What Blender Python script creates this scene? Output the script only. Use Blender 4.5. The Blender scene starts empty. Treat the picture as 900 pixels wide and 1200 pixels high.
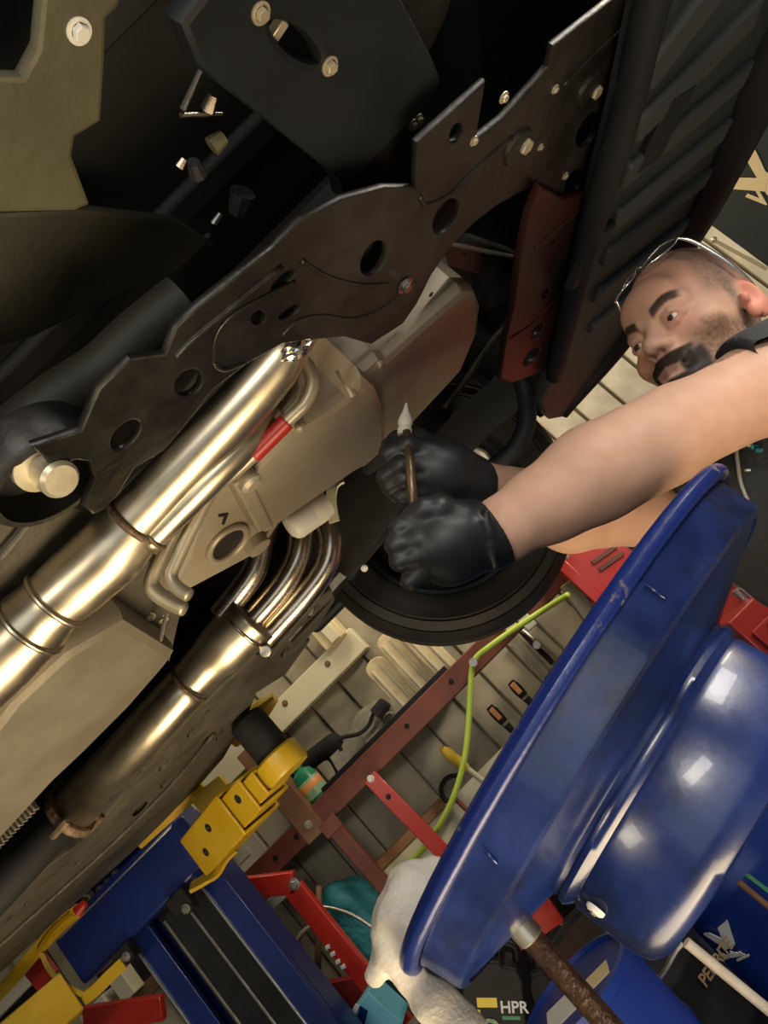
import bpy, bmesh, math, random
import numpy as np
from mathutils import Vector, Matrix, noise

random.seed(7)
rng = np.random.default_rng(7)
scene = bpy.context.scene
COL = scene.collection

# ---------------------------------------------------------------- camera
FOCAL = 870.0                      # focal length in pixels of the 900 x 1200 frame
PITCH = math.radians(15.0)         # looks up a little
ROLL = math.radians(45.0)          # phone held at an angle
CAM = Vector((0.0, 0.0, 1.5))
U = Vector((1, 0, 0))
V = Vector((0, -math.sin(PITCH), math.cos(PITCH)))
F0 = Vector((0, math.cos(PITCH), math.sin(PITCH)))
IX = U * math.cos(ROLL) - V * math.sin(ROLL)
IY = -U * math.sin(ROLL) - V * math.cos(ROLL)
cam_data = bpy.data.cameras.new('camera')
cam_data.sensor_fit = 'VERTICAL'
cam_data.sensor_height = 36.0
cam_data.lens = FOCAL / 1200.0 * 36.0
cam_data.clip_start = 0.02
cam_data.clip_end = 60
cam = bpy.data.objects.new('camera', cam_data)
COL.objects.link(cam)
_m = Matrix.Identity(4)
for i in range(3):
    _m[i][0] = IX[i]; _m[i][1] = -IY[i]; _m[i][2] = -F0[i]; _m[i][3] = CAM[i]
cam.matrix_world = _m
scene.camera = cam

# ---------------------------------------------------------------- world, lights, exposure
world = bpy.data.worlds.new('garage_world')
scene.world = world
world.use_nodes = True
_bg = world.node_tree.nodes['Background']
_bg.inputs[0].default_value = (0.55, 0.62, 0.7, 1)
_bg.inputs[1].default_value = 0.05
scene.view_settings.view_transform = 'Standard'
scene.view_settings.look = 'None'
scene.view_settings.gamma = 1.0
scene.view_settings.use_curve_mapping = False
scene.view_settings.exposure = 0.0

def area(name, loc, target, sx, sy, power, color):
    d = bpy.data.lights.new(name, 'AREA')
    d.shape = 'RECTANGLE'; d.size = sx; d.size_y = sy
    d.energy = power; d.color = color
    o = bpy.data.objects.new(name, d)
    COL.objects.link(o)
    o.location = loc
    o.rotation_euler = (Vector(target) - Vector(loc)).to_track_quat('-Z', 'Y').to_euler()
    return o

# strip light of the open bay, in front of the car, on the camera's right
area('bay_strip_light', (1.75, -0.25, 2.42), (0.35, 1.0, 1.5), 1.1, 0.32, 42, (1.0, 0.94, 0.86))
# two more bay lights behind the photographer
area('bay_centre_light', (0.30, -1.25, 1.95), (0.1, 0.8, 1.5), 0.5, 0.2, 12, (1.0, 0.92, 0.8))
area('bay_left_light', (-1.30, -1.0, 1.9), (-0.2, 0.9, 1.6), 0.4, 0.3, 9, (1.0, 0.88, 0.7))
# cool fill added behind the photographer for the bluish ambient tone
area('cool_bay_fill', (0.2, -2.9, 1.5), (0.1, 1.5, 1.6), 3.0, 1.9, 20, (0.84, 0.93, 1.0))
# ceiling tubes over the work bench beyond the car, and a strip added at the right to brighten the wall
area('bench_tube_light', (0.55, 2.2, 3.35), (0.3, 2.75, 1.4), 2.6, 0.15, 34, (1.0, 0.86, 0.62))
area('side_wall_fill', (2.5, 0.9, 2.7), (-0.3, 2.85, 1.5), 1.2, 0.3, 60, (1.0, 0.88, 0.68))
# warm inspection lamp standing low on the floor under the car
area('inspection_lamp', (-0.72, 0.40, 0.45), (-0.35, 1.0, 1.9), 1.6, 0.6, 15, (1.0, 0.79, 0.50)).data.spread = math.radians(95)

# ---------------------------------------------------------------- picture helpers: pixel to a place in the room
def ray(px, py):
    dx, dy = px - 450.0, py - 600.0
    return IX * dx + IY * dy + F0 * FOCAL
def pd(px, py, d):                 # at a distance d along the optical axis
    return CAM + ray(px, py) * (d / FOCAL)
def pyy(px, py, y):                # on the upright plane Y = y
    r = ray(px, py); return CAM + r * ((y - CAM.y) / r.y)
def pz(px, py, h):                 # on the level plane h above the camera
    r = ray(px, py); return CAM + r * (h / r.z)
def pplane(px, py, p0, n):
    r = ray(px, py); return CAM + r * ((Vector(p0) - CAM).dot(n) / r.dot(n))

# ---------------------------------------------------------------- materials
MATS = {}
def mat(name, c1, c2=None, rough=0.5, metal=0.0, nscale=8.0, bump=0.0, bscale=60.0, spec=0.5,
        coat=0.0, rvar=0.0, contrast=(0.35, 0.65), aniso=0.0, trans=0.0, alpha=1.0):
    if name in MATS: return MATS[name]
    m = bpy.data.materials.new(name); m.use_nodes = True
    nt = m.node_tree; b = nt.nodes['Principled BSDF']
    b.inputs['Roughness'].default_value = rough
    b.inputs['Metallic'].default_value = metal
    b.inputs['Specular IOR Level'].default_value = spec
    b.inputs['Coat Weight'].default_value = coat
    b.inputs['Transmission Weight'].default_value = trans
    b.inputs['Alpha'].default_value = alpha
    b.inputs['Base Color'].default_value = (*c1, 1)
    tc = nt.nodes.new('ShaderNodeTexCoord')
    if c2 is not None or rvar:
        n = nt.nodes.new('ShaderNodeTexNoise'); n.inputs['Scale'].default_value = nscale
        n.inputs['Detail'].default_value = 6; n.inputs['Roughness'].default_value = 0.62
        nt.links.new(tc.outputs['Object'], n.inputs['Vector'])
        r = nt.nodes.new('ShaderNodeValToRGB')
        r.color_ramp.elements[0].position = contrast[0]; r.color_ramp.elements[1].position = contrast[1]
        r.color_ramp.elements[0].color = (*c1, 1); r.color_ramp.elements[1].color = (*(c2 or c1), 1)
        nt.links.new(n.outputs['Fac'], r.inputs['Fac'])
        nt.links.new(r.outputs['Color'], b.inputs['Base Color'])
        if rvar:
            mr = nt.nodes.new('ShaderNodeMapRange')
            mr.inputs['From Min'].default_value = 0.3; mr.inputs['From Max'].default_value = 0.7
            mr.inputs['To Min'].default_value = max(0.02, rough - rvar); mr.inputs['To Max'].default_value = min(1, rough + rvar)
            nt.links.new(n.outputs['Fac'], mr.inputs['Value'])
            nt.links.new(mr.outputs['Result'], b.inputs['Roughness'])
    if bump:
        n2 = nt.nodes.new('ShaderNodeTexNoise'); n2.inputs['Scale'].default_value = bscale
        n2.inputs['Detail'].default_value = 5
        nt.links.new(tc.outputs['Object'], n2.inputs['Vector'])
        bp = nt.nodes.new('ShaderNodeBump'); bp.inputs['Strength'].default_value = bump
        bp.inputs['Distance'].default_value = 0.01
        nt.links.new(n2.outputs['Fac'], bp.inputs['Height'])
        nt.links.new(bp.outputs['Normal'], b.inputs['Normal'])
    MATS[name] = m
    return m

def attr_mat(name, rough=0.5, bump=0.0, bscale=300.0, sss=0.0, spec=0.4):
    if name in MATS: return MATS[name]
    m = bpy.data.materials.new(name); m.use_nodes = True
    nt = m.node_tree; b = nt.nodes['Principled BSDF']
    a = nt.nodes.new('ShaderNodeAttribute'); a.attribute_name = 'tint'
    tc = nt.nodes.new('ShaderNodeTexCoord')
    n = nt.nodes.new('ShaderNodeTexNoise'); n.inputs['Scale'].default_value = 45; n.inputs['Detail'].default_value = 6
    nt.links.new(tc.outputs['Object'], n.inputs['Vector'])
    mx = nt.nodes.new('ShaderNodeMix'); mx.data_type = 'RGBA'; mx.blend_type = 'OVERLAY'
    mx.inputs[0].default_value = 0.10
    nt.links.new(a.outputs['Color'], mx.inputs[6]); nt.links.new(n.outputs['Fac'], mx.inputs[7])
    nt.links.new(mx.outputs[2], b.inputs['Base Color'])
    b.inputs['Roughness'].default_value = rough
    b.inputs['Specular IOR Level'].default_value = spec
    if sss:
        b.inputs['Subsurface Weight'].default_value = sss
        b.inputs['Subsurface Radius'].default_value = (0.010, 0.004, 0.002)
        b.inputs['Subsurface Scale'].default_value = 0.6
    if bump:
        n2 = nt.nodes.new('ShaderNodeTexNoise'); n2.inputs['Scale'].default_value = bscale
        nt.links.new(tc.outputs['Object'], n2.inputs['Vector'])
        bp = nt.nodes.new('ShaderNodeBump'); bp.inputs['Strength'].default_value = bump; bp.inputs['Distance'].default_value = 0.002
        nt.links.new(n2.outputs['Fac'], bp.inputs['Height']); nt.links.new(bp.outputs['Normal'], b.inputs['Normal'])
    MATS[name] = m
    return m

# ---------------------------------------------------------------- object helpers
def tag(o, label=None, cat=None, group=None, kind=None):
    if label: o['label'] = label
    if cat: o['category'] = cat
    if group: o['group'] = group
    if kind: o['kind'] = kind
    return o
def thing(name, label, cat, loc=(0, 0, 0), group=None):
    o = bpy.data.objects.new(name, None); COL.objects.link(o)
    o.empty_display_size = 0.05
    o.location = loc
    return tag(o, label, cat, group)
def root_loc(o):
    v = Vector((0, 0, 0))
    while o is not None:
        v += o.location; o = o.parent
    return v
def link_mesh(name, me, m, parent=None, smooth=35):
    """me holds room coordinates; the object gets its origin at its root (or at its own base)"""
    if parent is not None:
        org = root_loc(parent)
    else:
        n = len(me.vertices); co = np.empty(n * 3, np.float32); me.vertices.foreach_get('co', co)
        co = co.reshape(-1, 3); mn = co.min(0); mx = co.max(0)
        org = Vector(((mn[0] + mx[0]) / 2, (mn[1] + mx[1]) / 2, mn[2]))
    me.transform(Matrix.Translation(-org))
    if smooth is not None:
        me.polygons.foreach_set('use_smooth', [True] * len(me.polygons))
        if smooth < 180: me.set_sharp_from_angle(angle=math.radians(smooth))
    o = bpy.data.objects.new(name, me); COL.objects.link(o)
    if m is not None: me.materials.append(m)
    if parent is not None: o.parent = parent
    else: o.location = org
    me.update()
    return o

class MB:
    """collects shapes in room coordinates, built as one mesh object"""
    def __init__(s): s.v = []; s.f = []
    def add(s, vs, fs):
        b = len(s.v); s.v += [Vector(p) for p in vs]; s.f += [tuple(i + b for i in f) for f in fs]; return s
    def box(s, c, ax, ay, az):
        c = Vector(c); ax, ay, az = Vector(ax), Vector(ay), Vector(az)
        vs = [c + ax * i + ay * j + az * k for k in (-1, 1) for j in (-1, 1) for i in (-1, 1)]
        return s.add(vs, [(0, 2, 3, 1), (4, 5, 7, 6), (0, 1, 5, 4), (2, 6, 7, 3), (0, 4, 6, 2), (1, 3, 7, 5)])
    def wbox(s, x0, x1, y0, y1, z0, z1):
        return s.box(((x0 + x1) / 2, (y0 + y1) / 2, (z0 + z1) / 2), ((x1 - x0) / 2, 0, 0), (0, (y1 - y0) / 2, 0), (0, 0, (z1 - z0) / 2))
    def bar(s, p, q, w, t, side=(0, 1, 0)):
        """box from p to q; t = size along the 'side' direction, w = size across"""
        p, q = Vector(p), Vector(q); d = (q - p); dn = d.normalized()
        sd = Vector(side); sd = (sd - dn * sd.dot(dn)).normalized(); ac = dn.cross(sd)
        return s.box((p + q) / 2, d / 2, sd * t / 2, ac * w / 2)
    def tube(s, pts, rad, seg=14, cap=True, close=False):
        pts = [Vector(p) for p in pts]; n = len(pts)
        rs = rad if isinstance(rad, (list, tuple)) else [rad] * n
        ts = []
        for i in range(n):
            if close: t = pts[(i + 1) % n] - pts[i - 1]
            else: t = pts[min(i + 1, n - 1)] - pts[max(i - 1, 0)]
            ts.append(t.normalized() if t.length > 1e-9 else Vector((0, 0, 1)))
        a = Vector((0, 0, 1)) if abs(ts[0].z) < 0.9 else Vector((1, 0, 0))
        nrm = (a - ts[0] * a.dot(ts[0])).normalized()
        vs = []; fs = []
        for i in range(n):
            nrm = (nrm - ts[i] * nrm.dot(ts[i])).normalized(); bn = ts[i].cross(nrm)
            for k in range(seg):
                an = 2 * math.pi * k / seg
                vs.append(pts[i] + (nrm * math.cos(an) + bn * math.sin(an)) * rs[i])
        for i in range(n if close else n - 1):
            j = (i + 1) % n
            for k in range(seg):
                fs.append((i * seg + k, i * seg + (k + 1) % seg, j * seg + (k + 1) % seg, j * seg + k))
        if cap and not close:
            fs.append(tuple(range(seg - 1, -1, -1))); fs.append(tuple((n - 1) * seg + k for k in range(seg)))
        return s.add(vs, fs)
    def lathe(s, o, axis, prof, seg=48, ref=None):
        """prof: list of (radius, distance along axis)"""
        o = Vector(o); ax = Vector(axis).normalized()
        a = Vector(ref) if ref is not None else (Vector((0, 0, 1)) if abs(ax.z) < 0.9 else Vector((1, 0, 0)))
        e1 = (a - ax * a.dot(ax)).normalized(); e2 = ax.cross(e1)
        vs = []; fs = []; rings = []
        for r, h in prof:
            if r < 1e-6:
                rings.append([len(vs)]); vs.append(o + ax * h)
            else:
                rings.append(list(range(len(vs), len(vs) + seg)))
                for k in range(seg):
                    an = 2 * math.pi * k / seg
                    vs.append(o + ax * h + (e1 * math.cos(an) + e2 * math.sin(an)) * r)
        for A, B in zip(rings[:-1], rings[1:]):
            for k in range(seg):
                k2 = (k + 1) % seg
                if len(A) == 1 and len(B) == 1: continue
                if len(A) == 1: fs.append((A[0], B[k2], B[k]))
                elif len(B) == 1: fs.append((A[k], A[k2], B[0]))
                else: fs.append((A[k], A[k2], B[k2], B[k]))
        return s.add(vs, fs)
    def prism(s, poly, d):
        n = len(poly); d = Vector(d); poly = [Vector(p) for p in poly]
        return s.add(poly + [p + d for p in poly], [tuple(range(n)), tuple(range(2 * n - 1, n - 1, -1))] +
                     [(i, i + n, (i + 1) % n + n, (i + 1) % n) for i in range(n)])
    def mesh(s, name):
        me = bpy.data.meshes.new(name)
        me.from_pydata([tuple(p) for p in s.v], [], s.f)
        bm = bmesh.new(); bm.from_mesh(me); bmesh.ops.recalc_face_normals(bm, faces=bm.faces); bm.to_mesh(me); bm.free()
        return me
    def build(s, name, m, parent=None, smooth=35, bevel=0.0, seg=2):
        o = link_mesh(name, s.mesh(name), m, parent, smooth)
        if bevel:
            b = o.modifiers.new('bevel', 'BEVEL'); b.width = bevel; b.segments = seg; b.limit_method = 'ANGLE'
            b.angle_limit = math.radians(40); b.harden_normals = False
        return o

def catmull(pts, sub=6, closed=False):
    pts = [Vector(p) for p in pts]; n = len(pts); out = []
    rngi = range(n) if closed else range(n - 1)
    for i in rngi:
        if closed: p0, p1, p2, p3 = pts[i - 1], pts[i], pts[(i + 1) % n], pts[(i + 2) % n]
        else: p0, p1, p2, p3 = pts[max(i - 1, 0)], pts[i], pts[i + 1], pts[min(i + 2, n - 1)]
        for k in range(sub):
            t = k / sub
            out.append(0.5 * ((2 * p1) + (p2 - p0) * t + (2 * p0 - 5 * p1 + 4 * p2 - p3) * t * t + (3 * p1 - p0 - 3 * p2 + p3) * t ** 3))
    if not closed: out.append(pts[-1])
    return out
def lerp_list(vals, sub):
    out = []
    for a, b in zip(vals[:-1], vals[1:]):
        for k in range(sub):
            t = k / sub; t = t * t * (3 - 2 * t); out.append(a + (b - a) * t)
    out.append(vals[-1]); return out

def plate_mesh(name, p0, n, outline, holes=(), thick=0.01, bevel=0.002, sub=1):
    """flat sheet with real holes lying in the plane (p0, n); outline and holes are room points"""
    n = Vector(n).normalized(); p0 = Vector(p0)
    ex = Vector((1, 0, 0)); ex = (ex - n * ex.dot(n)).normalized(); ey = n.cross(ex)
    def loc(p): d = Vector(p) - p0; return (d.dot(ex), d.dot(ey))
    cu = bpy.data.curves.new(name, 'CURVE'); cu.dimensions = '2D'; cu.fill_mode = 'BOTH'
    cu.extrude = thick / 2 - bevel; cu.bevel_depth = bevel; cu.bevel_resolution = 1
    def spl(pts):
        s = cu.splines.new('POLY'); s.points.add(len(pts) - 1)
        for q, p in zip(s.points, pts): x, y = loc(p); q.co = (x, y, 0, 1)
        s.use_cyclic_u = True
    spl(catmull(outline, sub, True) if sub > 1 else outline)
    for h in holes: spl(h)
    o = bpy.data.objects.new(name, cu); COL.objects.link(o)
    dg = bpy.context.evaluated_depsgraph_get()
    me = bpy.data.meshes.new_from_object(o.evaluated_get(dg))
    bpy.data.objects.remove(o); bpy.data.curves.remove(cu)
    M = Matrix.Identity(4)
    c = p0 + n * thick / 2
    for i in range(3): M[i][0] = ex[i]; M[i][1] = ey[i]; M[i][2] = n[i]; M[i][3] = c[i]
    me.transform(M)
    me.materials.clear()
    return me
def zplate(name, m, parent, h, outline_px, holes_px=(), thick=0.02, bevel=0.003, sub=1, smooth=35):
    """sheet part on the level plane h above the camera; holes: (px, py, semi_a, semi_b, angle)"""
    out = [pz(x, y, h) for x, y in outline_px]
    hs = []
    for (x, y, a, b, ang) in holes_px:
        ca, sa = math.cos(math.radians(ang)), math.sin(math.radians(ang))
        hs.append([pz(x + a * math.cos(t) * ca - b * math.sin(t) * sa, y + a * math.cos(t) * sa + b * math.sin(t) * ca, h)
                   for t in [2 * math.pi * k / 20 for k in range(20)]])
    me = plate_mesh(name, (0, 0, CAM.z + h), (0, 0, 1), out, hs, thick, bevel, sub)
    return link_mesh(name, me, m, parent, smooth)

def bolt(m, parent, p, axis, r, name='bolt', head=None):
    """hex head with washer; axis points out of the surface"""
    b = MB(); b.lathe(p, axis, [(0, 0), (r * 1.5, 0), (r * 1.5, r * 0.25), (r, r * 0.26)], 20)
    b.lathe(p, axis, [(r, r * .2), (r, r * 0.9), (r * 0.85, r * 1.05), (0, r * 1.05)], 6)
    return b.build(name, m, parent, 30)

def text_mesh(body, size, origin, ex, ey, depth=0.001, bold=0.0, align='LEFT', shear=0.0):
    cu = bpy.data.curves.new('t', 'FONT'); cu.body = body; cu.size = size; cu.extrude = depth; cu.offset = bold
    cu.align_x = align; cu.shear = shear; cu.resolution_u = 3
    o = bpy.data.objects.new('t', cu); COL.objects.link(o)
    dg = bpy.context.evaluated_depsgraph_get()
    me = bpy.data.meshes.new_from_object(o.evaluated_get(dg))
    bpy.data.objects.remove(o); bpy.data.curves.remove(cu)
    ex, ey = Vector(ex).normalized(), Vector(ey).normalized(); n = ex.cross(ey); M = Matrix.Identity(4)
    for i in range(3): M[i][0] = ex[i]; M[i][1] = ey[i]; M[i][2] = n[i]; M[i][3] = Vector(origin)[i]
    me.transform(M); me.materials.clear()
    return me

# ---------------------------------------------------------------- soft solid shapes (people, gloves, cloth)
class Soft:
    """distance field on a grid; blended solids, meshed by surface nets"""
    def __init__(s, lo, hi, h):
        s.lo = np.array(lo, float); s.h = h
        s.n = np.ceil((np.array(hi, float) - s.lo) / h).astype(int) + 1
        s.d = np.full(s.n, 1.0, np.float32)
    def win(s, lo, hi):
        i0 = np.maximum(np.floor((np.array(lo) - s.lo) / s.h).astype(int), 0)
        i1 = np.minimum(np.ceil((np.array(hi) - s.lo) / s.h).astype(int) + 1, s.n)
        if np.any(i1 <= i0): return None, None
        ax = [s.lo[k] + s.h * np.arange(i0[k], i1[k]) for k in range(3)]
        g = np.stack(np.meshgrid(*ax, indexing='ij'), -1).astype(np.float32)
        return tuple(slice(i0[k], i1[k]) for k in range(3)), g
    def _mix(s, sl, p, k, mode):
        d = s.d[sl]
        if mode == 'add':
            if k <= 0: r = np.minimum(d, p)
            else:
                hh = np.clip(0.5 + 0.5 * (p - d) / k, 0, 1); r = p * (1 - hh) + d * hh - k * hh * (1 - hh)
        else:
            q = -p
            if k <= 0: r = np.maximum(d, q)
            else:
                hh = np.clip(0.5 - 0.5 * (q - d) / k, 0, 1); r = q * (1 - hh) + d * hh + k * hh * (1 - hh)
        s.d[sl] = r
    def cone(s, a, b, ra, rb, k=0.01, mode='add'):
        a, b = np.array(a, float), np.array(b, float); R = max(ra, rb) + k * 2 + 3 * s.h
        sl, g = s.win(np.minimum(a, b) - R, np.maximum(a, b) + R)
        if sl is None: return s
        ba = b - a; t = np.clip(((g - a) @ ba) / max(ba @ ba, 1e-9), 0, 1)
        p = np.linalg.norm(g - a - t[..., None] * ba, axis=-1) - (ra + (rb - ra) * t)
        s._mix(sl, p, k, mode); return s
    def chain(s, pts, rs, k=0.008, mode='add'):
        for i in range(len(pts) - 1): s.cone(pts[i], pts[i + 1], rs[i], rs[i + 1], k, mode)
        return s
    def ell(s, c, r, R=None, k=0.01, mode='add'):
        """ellipsoid; R: 3x3 with the axes as columns"""
        c = np.array(c, float); r = np.array(r, float); M = np.eye(3) if R is None else np.array(R, float)
        e = np.abs(M) @ r + k * 2 + 3 * s.h
        sl, g = s.win(c - e, c + e)
        if sl is None: return s
        q = (g - c) @ M
        k0 = np.linalg.norm(q / r, axis=-1); k1 = np.linalg.norm(q / (r * r), axis=-1) + 1e-9
        s._mix(sl, k0 * (k0 - 1) / k1, k, mode); return s
    def cut(s, p, n, k=0.0):
        """remove what lies on the n side of the plane"""
        p, n = np.array(p, float), np.array(n, float); n = n / np.linalg.norm(n)
        ax = [s.lo[i] + s.h * np.arange(s.n[i]) for i in range(3)]
        q = (ax[0][:, None, None] - p[0]) * n[0] + (ax[1][None, :, None] - p[1]) * n[1] + (ax[2][None, None, :] - p[2]) * n[2]
        s.d = np.maximum(s.d, q.astype(np.float32)); return s
    def wobble(s, amp, freq, seed=0):
        ax = [s.lo[i] + s.h * np.arange(s.n[i]) for i in range(3)]
        r = np.random.default_rng(seed)
        for _ in range(7):
            w = r.normal(size=3) * freq; ph = r.uniform(0, 6.28)
            q = np.sin(ax[0][:, None, None] * w[0] + ax[1][None, :, None] * w[1] + ax[2][None, None, :] * w[2] + ph)
            s.d += (amp / 2.6 * q).astype(np.float32)
        return s
    def mesh(s, name):
        d = s.d; n = s.n
        ins = d < 0
        c = ins[:-1, :-1, :-1].astype(np.int8)
        tot = np.zeros(np.array(n) - 1, np.int8)
        corners = [(i, j, k) for i in (0, 1) for j in (0, 1) for k in (0, 1)]
        for i, j, k in corners: tot += ins[i:n[0] - 1 + i, j:n[1] - 1 + j, k:n[2] - 1 + k]
        act = (tot > 0) & (tot < 8)
        idx = np.argwhere(act)
        vid = np.full(act.shape, -1, np.int64); vid[act] = np.arange(len(idx))
        acc = np.zeros((len(idx), 3)); cnt = np.zeros(len(idx))
        for a in corners:
            for ax in range(3):
                if a[ax] == 1: continue
                b = list(a); b[ax] = 1
                da = d[idx[:, 0] + a[0], idx[:, 1] + a[1], idx[:, 2] + a[2]]; db = d[idx[:, 0] + b[0], idx[:, 1] + b[1], idx[:, 2] + b[2]]
                cr = (da < 0) != (db < 0)
                t = np.where(cr, da / np.where(cr, da - db, 1), 0)
                pt = np.repeat(np.array(a, float)[None], len(idx), 0); pt[:, ax] += t
                acc[cr] += pt[cr]; cnt[cr] += 1
        co = (idx + acc / np.maximum(cnt, 1)[:, None]) * s.h + s.lo
        faces = []
        for ax in range(3):
            o1, o2 = (ax + 1) % 3, (ax + 2) % 3
            sa = [slice(None)] * 3; sb = [slice(None)] * 3; sa[ax] = slice(0, -1); sb[ax] = slice(1, None)
            cr = ins[tuple(sa)] != ins[tuple(sb)]
            e = np.argwhere(cr)
            ok = (e[:, o1] > 0) & (e[:, o2] > 0) & (e[:, o1] < n[o1] - 1) & (e[:, o2] < n[o2] - 1)
            e = e[ok]
            def v(d1, d2):
                q = e.copy(); q[:, o1] += d1; q[:, o2] += d2; return vid[q[:, 0], q[:, 1], q[:, 2]]
            quad = np.stack([v(-1, -1), v(0, -1), v(0, 0), v(-1, 0)], 1)
            flip = ~ins[e[:, 0], e[:, 1], e[:, 2]]
            quad[flip] = quad[flip][:, ::-1]
            faces.append(quad)
        fc = np.concatenate(faces)
        me = bpy.data.meshes.new(name)
        me.vertices.add(len(co)); me.vertices.foreach_set('co', co.astype(np.float32).ravel())
        me.loops.add(len(fc) * 4); me.loops.foreach_set('vertex_index', fc.ravel().astype(np.int32))
        me.polygons.add(len(fc)); me.polygons.foreach_set('loop_start', np.arange(0, len(fc) * 4, 4, dtype=np.int32))
        me.update(calc_edges=True); me.validate()
        return me, co
def relax(me, it=2):
    bm = bmesh.new(); bm.from_mesh(me)
    for _ in range(it): bmesh.ops.smooth_vert(bm, verts=bm.verts, factor=0.5, use_axis_x=True, use_axis_y=True, use_axis_z=True)
    bm.to_mesh(me); bm.free()
def tint(me, cols):
    a = me.attributes.new('tint', 'FLOAT_COLOR', 'POINT')
    a.data.foreach_set('color', np.concatenate([cols, np.ones((len(cols), 1))], 1).astype(np.float32).ravel())
# ---------------------------------------------------------------- palette
M_WALL = mat('cladding_grey', (0.24, 0.205, 0.14), (0.38, 0.335, 0.24), 0.6, 0.0, 6, 0.08, 30)
M_WALLB = mat('plain_wall', (0.16, 0.15, 0.12), (0.2, 0.18, 0.15), 0.8)
M_FLOOR = mat('concrete', (0.12, 0.11, 0.10), (0.2, 0.18, 0.16), 0.7, 0, 3, 0.2, 20)
M_CEIL = mat('ceiling_board', (0.12, 0.12, 0.11), (0.16, 0.15, 0.14), 0.8)
M_CREAM = mat('cream_painted_wood', (0.60, 0.55, 0.38), (0.68, 0.63, 0.47), 0.5, 0, 6)
M_RUSTRED = mat('oxide_red_steel', (0.11, 0.030, 0.018), (0.19, 0.05, 0.03), 0.5, 0.1, 7, 0.1, 40)
M_RED = mat('gloss_red_paint', (0.42, 0.018, 0.012), (0.50, 0.032, 0.018), 0.3, 0, 5, coat=0.4)
M_BROWN = mat('brown_timber', (0.13, 0.06, 0.03), (0.22, 0.11, 0.055), 0.6, 0, 12)
M_BLACK = mat('black_plastic', (0.008, 0.008, 0.009), (0.016, 0.016, 0.018), 0.45, 0, 10, spec=.25)
M_BLACKM = mat('black_matt', (0.010, 0.010, 0.010), (0.02, 0.019, 0.018), 0.7, 0, 10, 0.2, 80, spec=.2)
M_STEEL = mat('worn_steel', (0.35, 0.33, 0.29), (0.5, 0.48, 0.43), 0.35, 0.9, 20)
M_BRASS = mat('brass', (0.55, 0.46, 0.28), (0.62, 0.54, 0.36), 0.35, 0.8, 20)
M_GREEN = mat('green_bottle_plastic', (0.012, 0.16, 0.085), (0.02, 0.2, 0.11), 0.3, 0, 10)
M_LABEL = mat('printed_label', (0.35, 0.42, 0.25), (0.06, 0.25, 0.14), 0.5, 0, 70)
M_HOSE = mat('lime_air_hose', (0.42, 0.58, 0.07), (0.5, 0.66, 0.1), 0.35)
M_WHITE = mat('white_paint', (0.62, 0.6, 0.54), (0.7, 0.68, 0.62), 0.4, 0, 8)
M_CARD = mat('pale_card', (0.56, 0.52, 0.42), (0.66, 0.62, 0.52), 0.6, 0, 8)
M_PINE = mat('pale_pine', (0.62, 0.49, 0.27), (0.75, 0.64, 0.42), 0.5, 0, 16)
M_STRAP = mat('grey_webbing', (0.16, 0.145, 0.11), (0.24, 0.22, 0.17), 0.8, 0, 40, 0.3, 200)
M_ORANGE = mat('orange_handle', (0.60, 0.23, 0.07), (0.66, 0.3, 0.1), 0.4)
M_YELLOWH = mat('yellow_handle', (0.72, 0.48, 0.04), (0.78, 0.55, 0.07), 0.35)
M_TEAL = mat('teal_cloth', (0.02, 0.17, 0.20), (0.035, 0.25, 0.28), 0.6, 0, 9, 0.4, 60)
M_LBLUE = mat('light_blue_card', (0.12, 0.40, 0.55), (0.16, 0.46, 0.6), 0.5)
M_BANNER = mat('dark_banner', (0.012, 0.022, 0.028), (0.018, 0.03, 0.036), 0.7, 0, 10, 0.2, 200)
M_LOGO = mat('cream_print', (0.75, 0.62, 0.34), (0.8, 0.67, 0.4), 0.6)
M_LOGOW = mat('white_print', (0.72, 0.72, 0.70), (0.78, 0.78, 0.76), 0.6)

# ---------------------------------------------------------------- the room
WY = 2.9
def struct(o): o['kind'] = 'structure'; return o
struct(MB().wbox(-3.2, 3.4, -3.0, WY + 0.1, -0.1, 0.0).build('floor', M_FLOOR))
struct(MB().wbox(-3.2, 3.4, -3.0, WY + 0.1, 3.7, 3.8).build('ceiling', M_CEIL))
struct(MB().wbox(-3.3, -3.2, -3.0, WY + 0.1, 0, 3.7).build('wall_left', M_WALLB))
struct(MB().wbox(3.4, 3.5, -3.0, WY + 0.1, 0, 3.7).build('wall_right', M_WALLB))
wall = struct(MB().wbox(-3.2, 3.4, WY + 0.02, WY + 0.1, 0, 3.7).build('wall_back', M_WALL))
# vertical cladding boards, each a pan with a raised lap edge
BW = 0.142
def board_mesh():
    b = MB()
    prof = [(0.0, -0.008), (0.004, -0.010), (BW * .5, -0.004), (BW - 0.010, 0.002), (BW - 0.010, 0.02), (0, 0.02)]
    b.prism([(x, y, 0) for x, y in prof], (0, 0, 3.68))
    return b.mesh('board')
_bm = board_mesh(); _bm.materials.append(M_WALL)
x = -3.15; first = True
wl = root_loc(wall)
while x < 3.25:
    o = bpy.data.objects.new('board', _bm); COL.objects.link(o); o.parent = wall
    o.location = Vector((x, WY + rng.uniform(-0.002, 0.002), 0.01)) - wl
    x += BW

# ---------------------------------------------------------------- things along the back wall
def xbar(name, m, p1, p2, y, w, t, label, cat, bevel=0.003, parent=None):
    a, b = pyy(*p1, y), pyy(*p2, y)
    o = MB().bar(a, b, w, t).build(name, m, parent, 35, bevel)
    if parent is None: tag(o, label, cat)
    return o

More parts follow.
